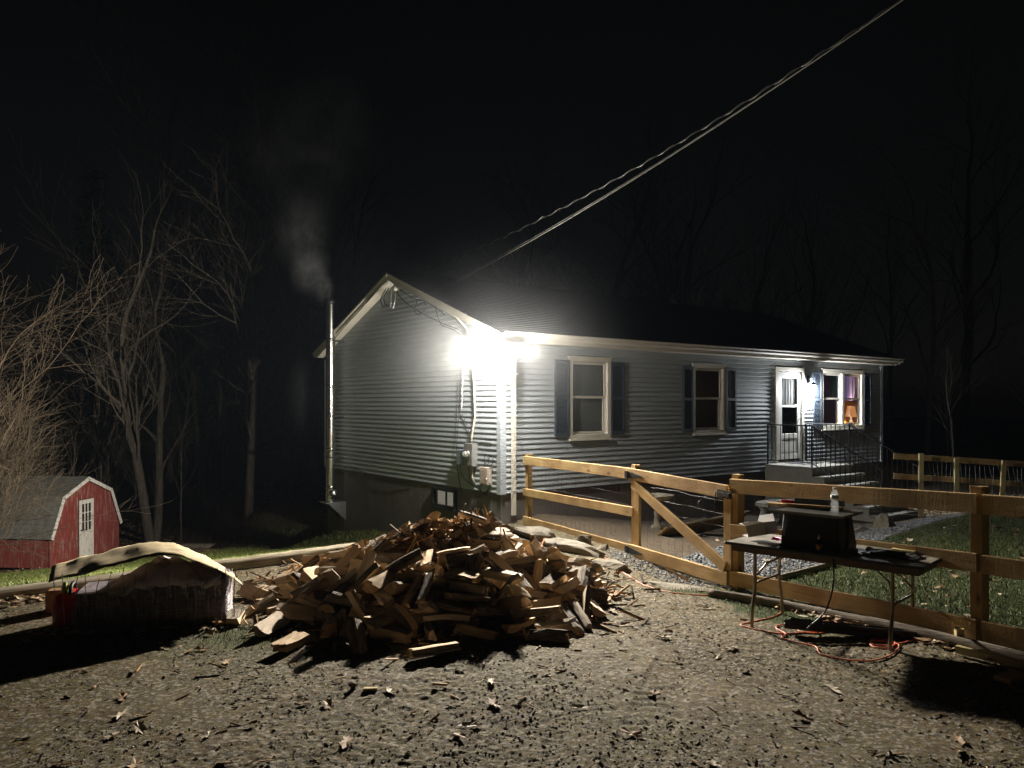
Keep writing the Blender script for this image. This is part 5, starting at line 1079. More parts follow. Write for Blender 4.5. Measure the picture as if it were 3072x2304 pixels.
# dark debris core and chips
MT['debris'] = simple('bark_debris', (.22,.145,.08), (.09,.06,.036), scale=16, rough=.95, bump=.02, bscale=22, c3=(.28,.18,.09))
q = 110; mx_ = np.linspace(-3.1,1.1,q); my_ = np.linspace(6.4,10.6,q); MXX, MYY = np.meshgrid(mx_, my_)
mz = np.vectorize(mound)(MXX, MYY); mz = mz+(fbm(MXX,MYY,.18,5,3)-.5)*.07
mz = np.where(mz > .0, mz, -.12)+base_h(MXX,MYY)
ii = np.arange(q*q).reshape(q,q); ff_ = np.stack([ii[:-1,:-1].ravel(),ii[:-1,1:].ravel(),ii[1:,1:].ravel(),ii[1:,:-1].ravel()],1)
tag(np_obj('wood_debris', np.stack([MXX.ravel(),MYY.ravel(),mz.ravel()],1), ff_, MT['debris'], smooth=True), 'bark and sawdust filling the gaps inside the firewood heap', 'wood debris', kind='stuff')
nr = np.random.default_rng(11)
def slivers(name, label, cat, pts, zs, ln, wd, th, mats, pitch=.25, parent=None):
    n = len(pts); L = ln[0]+(ln[1]-ln[0])*nr.random(n)**1.6; W = wd[0]+(wd[1]-wd[0])*nr.random(n); T = th[0]+(th[1]-th[0])*nr.random(n)
    yaw = nr.random(n)*6.283; pit = nr.normal(0,pitch,n); rol = nr.normal(0,.5,n)
    c = np.array([(-1,-1,-1),(1,-1,-1),(1,1,-1),(-1,1,-1),(-1,-.7,1),(1,-.6,1),(1,.8,1),(-1,.5,1)],float)*.5
    P = c[None]*np.stack([L,W,T],1)[:,None]
    P[:,1,1] *= nr.uniform(.2,1,n); P[:,2,1] *= nr.uniform(.2,1,n)
    def rot(P,ax,a):
        i,j = [(1,2),(2,0),(0,1)][ax]; ca,sa = np.cos(a)[:,None],np.sin(a)[:,None]; A,B = P[...,i].copy(),P[...,j].copy()
        P[...,i] = A*ca-B*sa; P[...,j] = A*sa+B*ca
    rot(P,0,rol); rot(P,1,pit); rot(P,2,yaw)
    P += np.stack([pts[:,0],pts[:,1],zs+np.abs(np.sin(pit))*L*.4+T*.4],1)[:,None]
    F = np.array([(0,3,2,1),(4,5,6,7),(0,1,5,4),(1,2,6,5),(2,3,7,6),(3,0,4,7)])[None]+8*np.arange(n)[:,None,None]
    sl = np.repeat(nr.integers(0,len(mats),n),6)
    return tag(np_obj(name, P.reshape(-1,3), F.reshape(-1,4), mats, parent, sl), label, cat, kind='stuff')
MT['chip'] = simple('wood_chip', (.46,.29,.14), (.30,.17,.075), scale=20, rough=.85, rand=False)
MT['chip_dark'] = simple('bark_chip', (.13,.09,.06), (.07,.045,.03), scale=20, rough=.95, rand=False)
def spray(n, cx, cy, sx, sy): return np.stack([nr.normal(cx,sx,n),nr.normal(cy,sy,n)],1)
pts = np.concatenate([spray(420,.45,9.0,.42,.55),spray(260,-1.0,8.2,.9,.8),spray(160,-2.1,9.2,.5,.45),spray(120,.2,7.6,.4,.4),spray(120,-1.6,7.4,.7,.4)])
zz = np.maximum(base_h(pts[:,0],pts[:,1]), np.vectorize(mound)(pts[:,0],pts[:,1]))+.01
slivers('wood_chips','pale splinters and bark chips strewn around the firewood heap','wood chips',pts,zz,(.05,.30),(.015,.055),(.006,.02),[MT['chip'],MT['chip'],MT['chip_dark']],.22)
pts = np.concatenate([spray(420,-.42,8.75,.5,.45),spray(420,-1.05,8.45,.5,.45),spray(240,-1.8,8.85,.45,.35)])
zz = np.vectorize(mound)(pts[:,0],pts[:,1])+nr.uniform(.04,.17,len(pts))
slivers('wood_splinters','frayed splinters sticking out between the heaped logs','splinters',pts,zz,(.06,.26),(.008,.03),(.004,.012),[MT['chip'],MT['chip_dark']],.55)
pts = np.stack([nr.uniform(-4,4.2,700),nr.uniform(3.9,10,700)],1); pts = pts[fence_side(pts[:,0],pts[:,1]) < -.1]
slivers('twig_litter','small twigs and chips scattered over the dirt driveway','twigs',pts,ground_h(pts[:,0],pts[:,1])+.003,(.02,.12),(.004,.018),(.003,.008),[MT['chip'],MT['chip_dark'],MT['chip_dark']],.12)

# ------------------------------------------------------------------ covered wire bundle
BROT = R(15)
bun = thing('wire_bundle', 'long dark stack of bundled wire fencing under the bent cardboard', 'wire bundle', (-3.95,7.08,0), BROT)
MT['wrap'] = simple('black_wrap', (.34,.30,.33), (.16,.14,.155), scale=12, rough=.5, stretch=(1,1,14), bump=.006, bscale=6, bstretch=(1.5,1.5,30))
mb = MB(); V = []; n = 16
rb = random.Random(2)
for i in range(n+1):
    x = 1.28*i/n; h = .35+.06*i/n
    for (y,z) in ((.03,.0),(.0+rb.uniform(-.012,.012),.1),(.0+rb.uniform(-.012,.012),h*.6),(.03,h-.02),(.12,h),(.45,h),(.52,h-.03),(.52,.0)): V.append((x,y,z+ (rb.uniform(-.008,.008) if z > .05 else 0)))
mb.add(V,[((i+1)*8+j,i*8+j,i*8+(j+1)%8,(i+1)*8+(j+1)%8) for i in range(n) for j in range(8)]+[tuple(range(8)),tuple(n*8+7-j for j in range(8))])
mb.build('wrapped_core', MT['wrap'], bun)
MT['strand'] = simple('wire_strand', (.60,.56,.58), (.10,.09,.095), scale=9, rough=.45, metal=.3)
mb = MB()
for j in range(40):
    f = (j+.5)/40; P = []
    for i in range(13):
        x = -.03+1.33*i/12; P.append((x, -.012-.012*rb.random()-.02*math.sin(math.pi*i/12), f*(.35+.06*i/12)+rb.uniform(-.008,.008)))
    P += [(1.315,.08,P[-1][2]),(1.31,.3,P[-1][2]),(1.30,.5,P[-1][2])]
    mb.tube(P,.0022,3,False)
tag(mb.build('wire_strands', MT['strand'], bun), kind='stuff')
mb = MB()
for c in range(9):
    cx = .06+c*.145
    for k in range(15):
        x = cx+rb.uniform(-.032,.032); z = .20+.13*rb.random()+.05*cx; l = rb.uniform(.015,.05)
        mb.tube([(x,-.04,z),(x+rb.uniform(-.006,.006),-.047,min(z+l,.36+.05*cx))],.0028,3,False)
for k in range(45):
    x = rb.uniform(-.02,1.3); z0 = rb.uniform(.0,.1); mb.tube([(x,-.038,z0),(x+rb.uniform(-.015,.015),-.042,z0+rb.uniform(.1,.3))],.0016,3,False)
tag(mb.build('wire_knots', simple('bright_wire',(.72,.70,.72),(.5,.48,.5),rough=.35,metal=.3), bun), kind='stuff')
mb = MB()
for k in range(19):
    x = -.15+k*.083+rb.uniform(-.02,.02); l = rb.uniform(.38,.60); y = -.03-rb.random()*.04
    mb.tube([(x+rb.uniform(-.03,.03),y-.02,.02),(x,y,l*.5),(x+rb.uniform(-.02,.02),y-.015,l*.8),(x+rb.uniform(-.02,.04),y,l)],.0032,4)
tag(mb.build('bent_wires', MT['strand'], bun), kind='stuff')
tarp = MB(); n, m = 40, 18; V = []
for i in range(n+1):
    for j in range(m+1):
        x = i/n; y = j/m; e = math.sin(math.pi*x)**.6
        h = .36+.05*x+ .18*math.exp(-((x-.45)/.34)**2)*(1-.75*(1-min(1,y*2.2))**1.5)
        fo = float(fbm(np.array([x*3.1+y*1.5]),np.array([y*1.7-x*2.2]),.42,6,4)[0])-.5
        h += fo*.10*e+.012*math.sin(x*34+y*9)
        if j == 0: h -= .05
        V.append((-.0+.28+x*.95, -.055+y*.60+.02*math.sin(x*19), h))
tarp.add(V,[(i*(m+1)+j,(i+1)*(m+1)+j,(i+1)*(m+1)+j+1,i*(m+1)+j+1) for i in range(n) for j in range(m)])
to = tarp.build('tarp', simple('grey_tarp',(.72,.64,.68),(.56,.49,.53),scale=7,rough=.62), None, Matrix.Translation((-3.95,7.08,0)) @ Matrix.Rotation(BROT,4,'Z'), smooth=True)
so = to.modifiers.new('thick','SOLIDIFY'); so.thickness = .004
tag(to, 'crumpled purple grey tarp heaped on the wire bundle under the cardboard', 'tarp')
MT['card'] = simple('cardboard', (.56,.45,.27), (.30,.235,.15), scale=3.2, rough=.9, stretch=(1,3,1), c3=(.66,.56,.37))
sh = MB(); n, m = 40, 8; V = []
for i in range(n+1):
    f = i/n; x0_, x1_ = -.20+1.65*f, -.40+1.68*f; y0_, y1_ = -.075+.09*f, .78-.14*f
    z = float(np.interp(f,[0,.12,.3,.48,.58,.68,.85,1],[.47,.515,.585,.655,.665,.63,.50,.33]))
    for j in range(m+1):
        g = j/m; wr = float(fbm(np.array([f*2.6]),np.array([g*.9+3]),.22,44,3)[0])-.5; V.append((x0_+(x1_-x0_)*g, y0_+(y1_-y0_)*g+.008*math.sin(f*17)+(.05*wr if j == 0 else 0), z+.035*wr+.035*math.sin(g*2.9)*(1-abs(2*f-1))+.0*g+.003*math.sin(f*23+g*5)+.002*math.sin(f*61)))
sh.add(V,[(i*(m+1)+j,(i+1)*(m+1)+j,(i+1)*(m+1)+j+1,i*(m+1)+j+1) for i in range(n) for j in range(m)])
so_ = sh.build('cardboard_sheet', MT['card'], None, Matrix.Translation((-3.95,7.08,.01)) @ Matrix.Rotation(BROT,4,'Z'), smooth=True)
sm = so_.modifiers.new('thick','SOLIDIFY'); sm.thickness = .005
tag(so_, 'large bent cardboard sheet arched over the bundle and tarp', 'cardboard')
red = thing('red_fuel_can', 'rounded red plastic fuel can with a green spout at the left end of the bundle', 'fuel can', (-4.12,7.34,-.06), BROT)
mb = MB(); mb.lathe([(.0,.0),(.15,.0),(.17,.03),(.17,.27),(.13,.35),(.07,.38),(.05,.385)],18); mb.build('body', simple('red_can',(.62,.03,.03),(.5,.02,.022),rough=.4), red, smooth=True)
mb = MB(); mb.tube(smooth_path([(.0,-.09,.35),(.0,-.06,.43),(.0,.05,.44),(.0,.10,.35)]),.018,8); mb.build('grip', MT['blackplastic'], red, smooth=True)
mb = MB(); mb.lathe([(.032,.37),(.032,.42),(.02,.43),(.018,.47)],10,c=(-.05,-.06,0)); mb.build('spout', simple('green_spout',(.35,.5,.06),(.28,.4,.05),rough=.4), red, smooth=True)
mb = MB(); mb.box((-.12,-.1,0),(.12,.1,.21)); mb.add([(-.12,-.1,.211),(.12,-.1,.211),(.1,-.17,.24),(-.1,-.17,.24)],[(0,1,2,3)])
tag(mb.build('cardboard_box', simple('brown_card',(.30,.17,.07),(.24,.13,.055),scale=4,rough=.9), None, Matrix.Translation((-4.52,7.85,gz(-4.52,7.85))) @ Matrix.Rotation(BROT,4,'Z'), bevel=.004), 'small plain brown cardboard box propping the left end of the cardboard sheet', 'box')

# ------------------------------------------------------------------ red shed
SZ = -2.82; SROT = math.atan2(.994,.11)
shed = thing('garden_shed', 'weathered red barn shaped garden shed with white trim and door', 'shed', (-13.6,23,SZ), SROT)
def redwood():
    m, nt, b = _mat('weathered_red'); b.inputs['Roughness'].default_value = .85
    mp = coords(nt,(14,14,1.1)); n1 = N(nt,'ShaderNodeTexNoise', Scale=1.6, Detail=8, Roughness=.72); nt.links.new(mp.outputs[0], n1.inputs['Vector'])
    r1 = ramp(nt,[(.42,(.19,.026,.02)),(.55,(.24,.06,.05)),(.68,(.46,.37,.34))]); nt.links.new(n1.outputs['Fac'], r1.inputs[0]); nt.links.new(r1.outputs[0], b.inputs['Base Color']); return m
MT['red'] = redwood()
MT['oldwhite'] = simple('old_white_paint', (.74,.72,.68), (.40,.37,.32), scale=4, rough=.7, stretch=(3,3,1), lo=.3, hi=.5)
SP = [(0,0),(0,1.02),(.48,2.07),(1.67,2.56),(2.86,2.07),(3.34,1.02),(3.34,0)]
def prof(x): return float(np.interp(x,[p[0] for p in SP[1:6]],[p[1] for p in SP[1:6]]))-.03
bw_ = 3.34/16
for k in range(16):
    a, b = k*bw_+.003, (k+1)*bw_-.003
    if 1.28 < (a+b)/2 < 1.98: z0 = 1.90
    else: z0 = .04
    za, zb = prof(a), prof(b); mb = MB()
    poly = [(a,z0),(b,z0),(b,zb)]+([(1.67,prof(1.67))] if a < 1.67 < b else [])+[(a,za)]
    mb.prism(poly,1,-.012+rng.uniform(-.003,.003),.02); mb.build('wall_board', MT['red'], shed)
mb = MB(); mb.prism([(p[0],max(.02,p[1]-.04)) for p in SP],1,.021,.05); mb.build('front_frame', MT['dark'], shed)
for k in range(22):
    for xw in (0,3.30):
        mb = MB(); mb.box((xw,.05+k*.21+.002,.04),(xw+.035,.05+(k+1)*.21-.002,1.02)); mb.build('wall_board', MT['red'], shed)
mb = MB(); mb.prism([(p[0],max(.02,p[1]-.04)) for p in SP],1,4.66,4.7); mb.build('back_wall', MT['red'], shed)
MT['shedroof'] = simple('shed_shingles', (.19,.20,.19), (.11,.115,.105), scale=6, rough=.95, bump=.004, bscale=40)
for (p,q_) in (((-.07,.90),(.47,2.10)),((.47,2.10),(1.67,2.60)),((3.41,.90),(2.87,2.10)),((2.87,2.10),(1.67,2.60))):
    P0, P1 = Vector((p[0],0,p[1])), Vector((q_[0],0,q_[1])); L = (P1-P0).length; n = max(2,int(L/.14)); mb = MB()
    nn = Vector((-(P1-P0).z,0,(P1-P0).x)).normalized(); nn = nn if nn.z > 0 else -nn
    for k in range(n):
        a = P0.lerp(P1,k/n)+nn*.016; b = P0.lerp(P1,(k+1)/n)+nn*.002; c = P0.lerp(P1,k/n)-nn*.006
        for t in range(16):
            y0, y1 = -.09+t*.305, -.09+(t+1)*.305-.004; j = nn*rng.uniform(0,.004)
            mb.add([(a.x+j.x,y0,a.z+j.z),(a.x+j.x,y1,a.z+j.z),(b.x,y1,b.z),(b.x,y0,b.z),(c.x,y0,c.z),(c.x,y1,c.z)],[(0,1,2,3),(4,5,1,0)])
    mb.prism([(P0.x,P0.z),(P1.x,P1.z),(P1.x-nn.x*.02,P1.z-nn.z*.02),(P0.x-nn.x*.02,P0.z-nn.z*.02)],1,-.08,4.78)
    mb.build('roof_slope', MT['shedroof'], shed)
    mb = MB(); A, B = P0-nn*.012, P1-nn*.012
    mb.prism([(A.x,A.z),(B.x,B.z),(B.x-nn.x*.11,B.z-nn.z*.11),(A.x-nn.x*.11,A.z-nn.z*.11)],1,-.10,-.082); mb.build('rake_trim', MT['oldwhite'], shed)
dr = MB(); x0,x1,z0,z1 = 1.29,1.97,.05,1.88; y0,y1 = -.045,-.013
dr.box((x0,y0,z0),(x0+.11,y1,z1)); dr.box((x1-.11,y0,z0),(x1,y1,z1)); dr.box((x0+.11,y0,z0),(x1-.11,y1,z0+.86)); dr.box((x0+.11,y0,z1-.13),(x1-.11,y1,z1))
wx0,wx1,wz0,wz1 = x0+.11,x1-.11,z0+.86,z1-.13
for k in (1,2):
    xx = wx0+(wx1-wx0)*k/3; dr.box((xx-.014,y0+.004,wz0),(xx+.014,y1,wz1)); z_ = wz0+(wz1-wz0)*k/3
    for j in range(3):
        xa = wx0+(wx1-wx0)*j/3+(.015 if j else 0); xb = wx0+(wx1-wx0)*(j+1)/3-(.015 if j < 2 else 0); dr.box((xa,y0+.004,z_-.014),(xb,y1,z_+.014))
dro = dr.build('door', MT['oldwhite'], shed, bevel=.003)
for i in range(3):
    for j in range(3):
        mb = MB(); a = wx0+(wx1-wx0)*i/3+.016; b = wx0+(wx1-wx0)*(i+1)/3-.016; c = wz0+(wz1-wz0)*j/3+.016; d = wz0+(wz1-wz0)*(j+1)/3-.016
        mb.box((a,-.026,c),(b,-.022,d)); mb.build('pane', MT['glass'], dro)
mb = MB(); mb.lathe([(.0,.0),(.015,.0),(.015,.03),(.03,.04),(.03,.06),(.0,.07)],10,c=(x0+.05,-.045,.95),M=Matrix.Rotation(R(90),4,'X')); mb.build('knob', MT['black'], dro, smooth=True)
mb = MB(); mb.box((1.1,-.55,-.12),(2.2,-.06,.02)); mb.build('door_step', MT['weathered'], shed)
# ------------------------------------------------------------------ trees
def make_tree(seed, H, r0, fork=.35, spread=.55, depth=5, density=1.0, stems=1, trop=.05, tw=.006, droop=0.0):
    """bare deciduous tree: returns trunk MB, crown MB"""
    rr = random.Random(seed); T = MB(); Cw = MB(); cnt = [0]
    def rv(): return Vector((rr.gauss(0,1),rr.gauss(0,1),rr.gauss(0,1))).normalized()
    def branch(p, d, L, r, lev):
        if cnt[0] > 5200: return
        cnt[0] += 1
        ns = 6 if lev <= 1 else (4 if lev < 4 else 3); P = [p.copy()]; Rr = [r]; D = d.copy(); dirs = [d.copy()]
        end = r*(.62 if lev == 0 else .35)
        for i in range(ns):
            D = (D+rv()*(.07 if lev == 0 else .24)+Vector((0,0,trop if lev else .05))-Vector((0,0,droop*lev*(i/ns)))).normalized()
            P.append(P[-1]+D*(L/ns)); Rr.append(max(tw*.6, r+(end-r)*(i+1)/ns)); dirs.append(D.copy())
        (T if lev == 0 else Cw).tube(P, Rr, 8 if lev == 0 else (5 if r > .035 else 3), caps=False)
        if lev >= depth or r < tw: return
        nch = {0: int(9*density), 1: int(7*density), 2: int(6*density), 3: int(5*density)}.get(lev, 3)
        for k in range(nch):
            f = (fork+(1-fork)*(k+rr.random())/nch) if lev == 0 else (.22+.78*(k+rr.random())/nch)
            i = min(ns-1,int(f*ns)); g = f*ns-i; q = P[i].lerp(P[i+1],g); ra = Rr[i]+(Rr[i+1]-Rr[i])*g
            ax = dirs[i].cross(rv()).normalized(); an = rr.uniform(.5,1.0)*spread*(1.35 if lev == 0 else 1.15)
            nd = (Matrix.Rotation(an,3,ax) @ dirs[i]).normalized()
            branch(q, nd, L*rr.uniform(.42,.68)*(1-.35*f*(lev == 0)), ra*rr.uniform(.42,.62), lev+1)
        if lev == 0 or rr.random() < .7:
            branch(P[-1], (dirs[-1]+rv()*.2).normalized(), L*.62, end*.9, lev+1)
    for s in range(stems):
        a = rr.uniform(0,6.28); lean = (.0 if stems == 1 else rr.uniform(.10,.34))
        d = Vector((math.cos(a)*lean,math.sin(a)*lean,1)).normalized()
        branch(Vector((math.cos(a)*.12*(stems > 1),math.sin(a)*.12*(stems > 1),-.3)), d, H*(.62 if stems == 1 else .5)*rr.uniform(.9,1.05), r0*(1 if s == 0 else rr.uniform(.6,.9)), 0)
    return T, Cw
TREES = {}
def tree_proto(key, mat, **kw):
    T, Cw = make_tree(**kw); TREES[key] = (T.mesh('trunk',mat,True), Cw.mesh('crown',mat,False))
BK = MT['treebark']
tree_proto('tall', BK, seed=1, H=14, r0=.19, fork=.28, spread=.68, density=.85)
tree_proto('fork', BK, seed=5, H=13, r0=.17, fork=.38, spread=.55, density=.7, stems=2)
tree_proto('slim', BK, seed=9, H=13, r0=.10, fork=.4, spread=.65, density=.8, depth=4)
tree_proto('broad', BK, seed=14, H=12, r0=.2, fork=.35, spread=.8, density=1.05)
tree_proto('sapling', BK, seed=21, H=6.5, r0=.035, fork=.3, spread=.5, density=.8, depth=3, tw=.004)
tree_proto('clump', BK, seed=33, H=9, r0=.07, fork=.25, spread=.35, density=.7, stems=5, depth=4)
tree_proto('brush', MT['brushbark'], seed=41, H=8.0, r0=.055, fork=.10, spread=.72, density=1.25, stems=7, depth=4, tw=.0045, trop=.06, droop=.07)
def tree(key, x, y, rot, s, label, group=None, name='bare_tree', z=None):
    t = thing(name, label, 'tree', (x,y,float(base_h(x,y)) if z is None else z), rot, group); t.scale = (s,s,s)
    for nm, me in zip(('trunk','crown'), TREES[key]): link(nm, me, t)
    return t
tree('tall', -8.72,26,1.0,.95,'bare tree with a pale forked trunk standing alone left of the stove pipe')
tree('fork', -12.9,28.2,.4,1.08,'twin stemmed bare tree rising behind the right end of the shed')
tree('slim', -15.6,30,2.2,.95,'slender leaning bare tree just behind the shed roof')
tree('brush', -11.9,16.8,.5,1.05,'brightly lit bushy tree spreading bare twigs over the shed at the left edge', name='brushy_tree')
tree('brush', -16.4,21.5,2.4,1.15,'brushy bare tree behind the shed roof at the far left', name='brushy_tree')
tree('broad', 4.6,38,.7,1.12,'wide crowned bare tree showing above the roof right of the cables')
tree('broad', 7.9,40,2.9,1.10,'bare tree with two low limbs above the middle of the roof ridge')
tree('clump', 10.9,36,1.1,1.25,'upright cluster of thin bare stems above the roof ridge',name='stem_cluster')
tree('clump', 12.9,34,2.6,1.1,'fan of thin bare stems over the right end of the roof',name='stem_cluster')
tree('slim', 15.4,29,3.6,.95,'bare tree trunk standing behind the far yard fence')
tree('broad', 1.2,44,5.1,1.1,'dim bare tree crown behind the roof near the gable peak')
r = random.Random(17)
keys = ['tall','fork','slim','slim','broad','slim']
for k in range(13):
    x = r.uniform(-34,-5); y = r.uniform(31,46)
    tree(r.choice(keys), x, y, r.uniform(0,6.28), r.uniform(.8,1.35), 'bare tree deep in the dark woods behind the shed and lawn', 'bare trees of the dark woods on the left')
for k in range(8):
    x = r.uniform(3,38); y = r.uniform(36,52)
    if abs(x/y-.12) < .02: x += 1
    tree(r.choice(keys), x, y, r.uniform(0,6.28), r.uniform(.8,1.25), 'dim bare tree in the woods behind and right of the house', 'dim bare trees behind the house')
for k in range(22):
    x = r.uniform(-19,-5.5); y = r.uniform(27,33)
    tree('sapling', x, y, r.uniform(0,6.28), r.uniform(.6,1.2), 'thin bare sapling at the edge of the woods beyond the lawn', 'bare saplings along the wood edge', name='sapling')
for k in range(5):
    x = r.uniform(13,20); y = r.uniform(23,29)
    tree('sapling', x, y, r.uniform(0,6.28), r.uniform(.7,1.3), 'thin bare sapling behind the far yard fence', 'bare saplings behind the far fence', name='sapling')
# evergreen silhouettes
def conifer(seed, H, rad):
    rr = random.Random(seed); T = MB(); T.tube([(0,0,-.5),(.05,0,H*.5),(0,.05,H)],[.28,.16,.02],8); nn = np.random.default_rng(seed)
    V = []; F = []
    B = MB()
    for k in range(210):
        z = H*(.16+.83*k/210); R_ = rad*(1-z/H)**.8*rr.uniform(.55,1.1)+.15; a = rr.uniform(0,6.28); dz = -R_*rr.uniform(.05,.35)
        tip = Vector((math.cos(a)*R_, math.sin(a)*R_, z+dz)); root = Vector((0,0,z)); B.tube([root,root.lerp(tip,.5)+Vector((0,0,.08)),tip],[.03,.02,.006],3,False)
        n = int(26*R_)+10
        for i in range(n):
            f = rr.uniform(.25,1.0); p = root.lerp(tip,f); s = .30*(1.1-f)+.14
            q = p+Vector((rr.gauss(0,s),rr.gauss(0,s),rr.gauss(-.05,.10))); d = Vector((rr.gauss(0,1),rr.gauss(0,1),rr.gauss(0,.4))).normalized()*rr.uniform(.10,.22); e = Vector((rr.gauss(0,1),rr.gauss(0,1),rr.gauss(0,1))).normalized()*.035
            b = len(V); V += [q-d,q+e,q+d,q-e]; F.append((b,b+1,b+2,b+3))
    B.add(V,F,1); return T, B
T, B = conifer(3,21,4.2); CM = (T.mesh('trunk',BK,True), B.mesh('crown',[BK,MT['needles']]))
for (x,y,s,ro,lb) in ((-16.8,50,1.0,0,'tall dark evergreen whose pointed top stands above the left woods'),(-29,54,1.05,2,'dark evergreen silhouette at the upper left edge'),(-12.5,53,.78,4,'shorter dark evergreen beside the tall pointed one')):
    t = thing('evergreen_tree', lb, 'tree', (x,y,-3.4), ro); t.scale = (s,s,s)
    for nm, me in zip(('trunk','crown'), CM): link(nm, me, t)

# ------------------------------------------------------------------ grass, pebbles, gravel, leaves
def blades(name, label, n, box, hmin, hmax, w, mats, thresh=.35, seed=1, chan=0, extra=None):
    g = np.random.default_rng(seed); x = g.uniform(box[0],box[1],n); y = g.uniform(box[2],box[3],n)
    m = masks(x,y)[chan]; k = g.random(n) < np.clip((m-thresh)/(1-thresh),0,1)
    if extra is not None: k &= extra(x,y)
    x, y = x[k], y[k]; n = len(x); z = ground_h(x,y,True)
    h = g.uniform(hmin,hmax,n)*(.6+.8*fbm(x,y,.6,61,2)); a = g.random(n)*6.283; b = g.random(n)*6.283; l = g.uniform(.2,.9,n)*h
    dx, dy = np.cos(a)*w/2, np.sin(a)*w/2; P = np.zeros((n,5,3))
    P[:,0] = np.stack([x-dx,y-dy,z-.004],1); P[:,1] = np.stack([x+dx,y+dy,z-.004],1)
    P[:,2] = np.stack([x+dx*.8+np.cos(b)*l*.35,y+dy*.8+np.sin(b)*l*.35,z+h*.6],1); P[:,3] = np.stack([x-dx*.8+np.cos(b)*l*.35,y-dy*.8+np.sin(b)*l*.35,z+h*.6],1)
    P[:,4] = np.stack([x+np.cos(b)*l,y+np.sin(b)*l,z+h],1)
    F = np.array([(0,1,2),(0,2,3),(3,2,4)])[None]+5*np.arange(n)[:,None,None]
    sl = np.repeat(g.choice(len(mats),n,p=[.55,.33,.12][:len(mats)] if len(mats) == 3 else None),3)
    return tag(np_obj(name, P.reshape(-1,3), F.reshape(-1,3), mats, None, sl), label, 'grass', kind='stuff')
GM = [simple('grass_green',(.085,.115,.024),(.06,.085,.018),scale=1.5,rough=.6,rand=False), simple('grass_dark',(.052,.08,.018),(.036,.058,.013),scale=1.5,rough=.6,rand=False), simple('grass_straw',(.26,.21,.085),(.18,.145,.06),scale=2,rough=.8,rand=False)]
GL = [simple('lawn_green',(.14,.18,.035),(.095,.13,.026),scale=1.5,rough=.6,rand=False), simple('lawn_dark',(.085,.12,.026),(.06,.088,.02),scale=1.5,rough=.6,rand=False), simple('lawn_straw',(.30,.25,.10),(.22,.18,.07),scale=2,rough=.8,rand=False)]
blades('lawn_grass','green grass of the sloping lawn between the driveway and the shed',260000,(-15,-.5,9.5,29),.05,.10,.016,GL,.25,2,extra=lambda x,y:(to_uv(x,y)[0] < .0)&(np.abs(x/y) < .75))
blades('yard_grass','patchy green grass of the fenced front yard',230000,(2.4,13,3.4,17.5),.016,.045,.006,GM,.25,3,extra=lambda x,y:(fence_side(x,y) > .08)&(x/y < .78))
blades('verge_grass','short grass growing along the fence foot and dirt edge',60000,(-3.6,4.4,6.2,9.2),.014,.04,.004,GM,.30,4,extra=lambda x,y:fence_side(x,y) < .1)
def pebbles(name, label, x, y, s, mats, seed, sink=.3):
    g = np.random.default_rng(seed); n = len(x); z = ground_h(x,y,True)
    b = np.array([(1,0,0),(-1,0,0),(0,1,0),(0,-1,0),(0,0,1),(0,0,-1),(.66,.66,.45),(-.66,.66,.45),(-.66,-.66,.45),(.66,-.66,.45)])
    P = b[None]*g.uniform(.6,1.15,(n,10,1))*np.stack([s*g.uniform(.8,1.5,n),s*g.uniform(.7,1.1,n),s*g.uniform(.45,.8,n)],1)[:,None]
    a = g.random(n)*6.283; ca, sa = np.cos(a)[:,None], np.sin(a)[:,None]; A, B = P[...,0].copy(), P[...,1].copy(); P[...,0] = A*ca-B*sa; P[...,1] = A*sa+B*ca
    P += np.stack([x,y,z+s*sink],1)[:,None]
    f = np.array([(0,2,6),(2,1,7),(1,3,8),(3,0,9),(6,2,4),(2,7,4),(7,1,4),(1,8,4),(8,3,4),(3,9,4),(9,0,4),(0,6,4),(2,0,5),(1,2,5),(3,1,5),(0,3,5)])
    F = f[None]+10*np.arange(n)[:,None,None]; sl = np.repeat(g.integers(0,len(mats),n),16)
    return tag(np_obj(name, P.reshape(-1,3), F.reshape(-1,3), mats, None, sl), label, 'gravel', kind='stuff')
PM = [simple('pebble_brown',(.19,.16,.12),(.12,.10,.075),scale=9,rough=.9,rand=False), simple('pebble_grey',(.24,.23,.21),(.16,.155,.14),scale=9,rough=.85,rand=False), simple('clod',(.12,.095,.065),(.085,.067,.045),scale=9,rough=.95,rand=False)]
g = np.random.default_rng(5); n = 70000
yy = 3.6+8.4*g.random(n)**1.35; xx = g.uniform(-.78,.72,n)*yy
k = (fence_side(xx,yy) < .15)&(to_uv(xx,yy)[1] > 1.4)&(masks(xx,yy)[0] < .5)&(fbm(xx,yy,.8,77,3) > g.uniform(.3,.62,n))
pebbles('driveway_pebbles','pebbles and clods scattered over the dirt driveway',xx[k],yy[k],.003+.012*g.random(k.sum())**4,PM,6,.05)
n = 52000; xx = g.uniform(2,9.6,n); yy = g.uniform(9,17,n); k = masks(xx,yy)[1] > .5
GMs = [simple('crushed_blue',(.24,.255,.28),(.16,.17,.19),scale=12,rough=.8,rand=False), simple('crushed_dark',(.14,.15,.165),(.10,.105,.115),scale=12,rough=.8,rand=False), simple('crushed_pale',(.36,.37,.38),(.28,.285,.29),scale=12,rough=.8,rand=False)]
pebbles('path_gravel','blue grey crushed stone of the path between gate and porch steps',xx[k],yy[k],.012+.014*g.random(k.sum()),GMs,7,.4)
n = 2600; xx = g.uniform(1.3,2.6,n); yy = g.uniform(8.9,11,n); k = (np.abs(fence_side(xx,yy)+.22) < .25); pebbles('gate_gravel','loose pale gravel along the foot of the gate',xx[k],yy[k],.006+.014*g.random(k.sum()),GMs,8,.4)
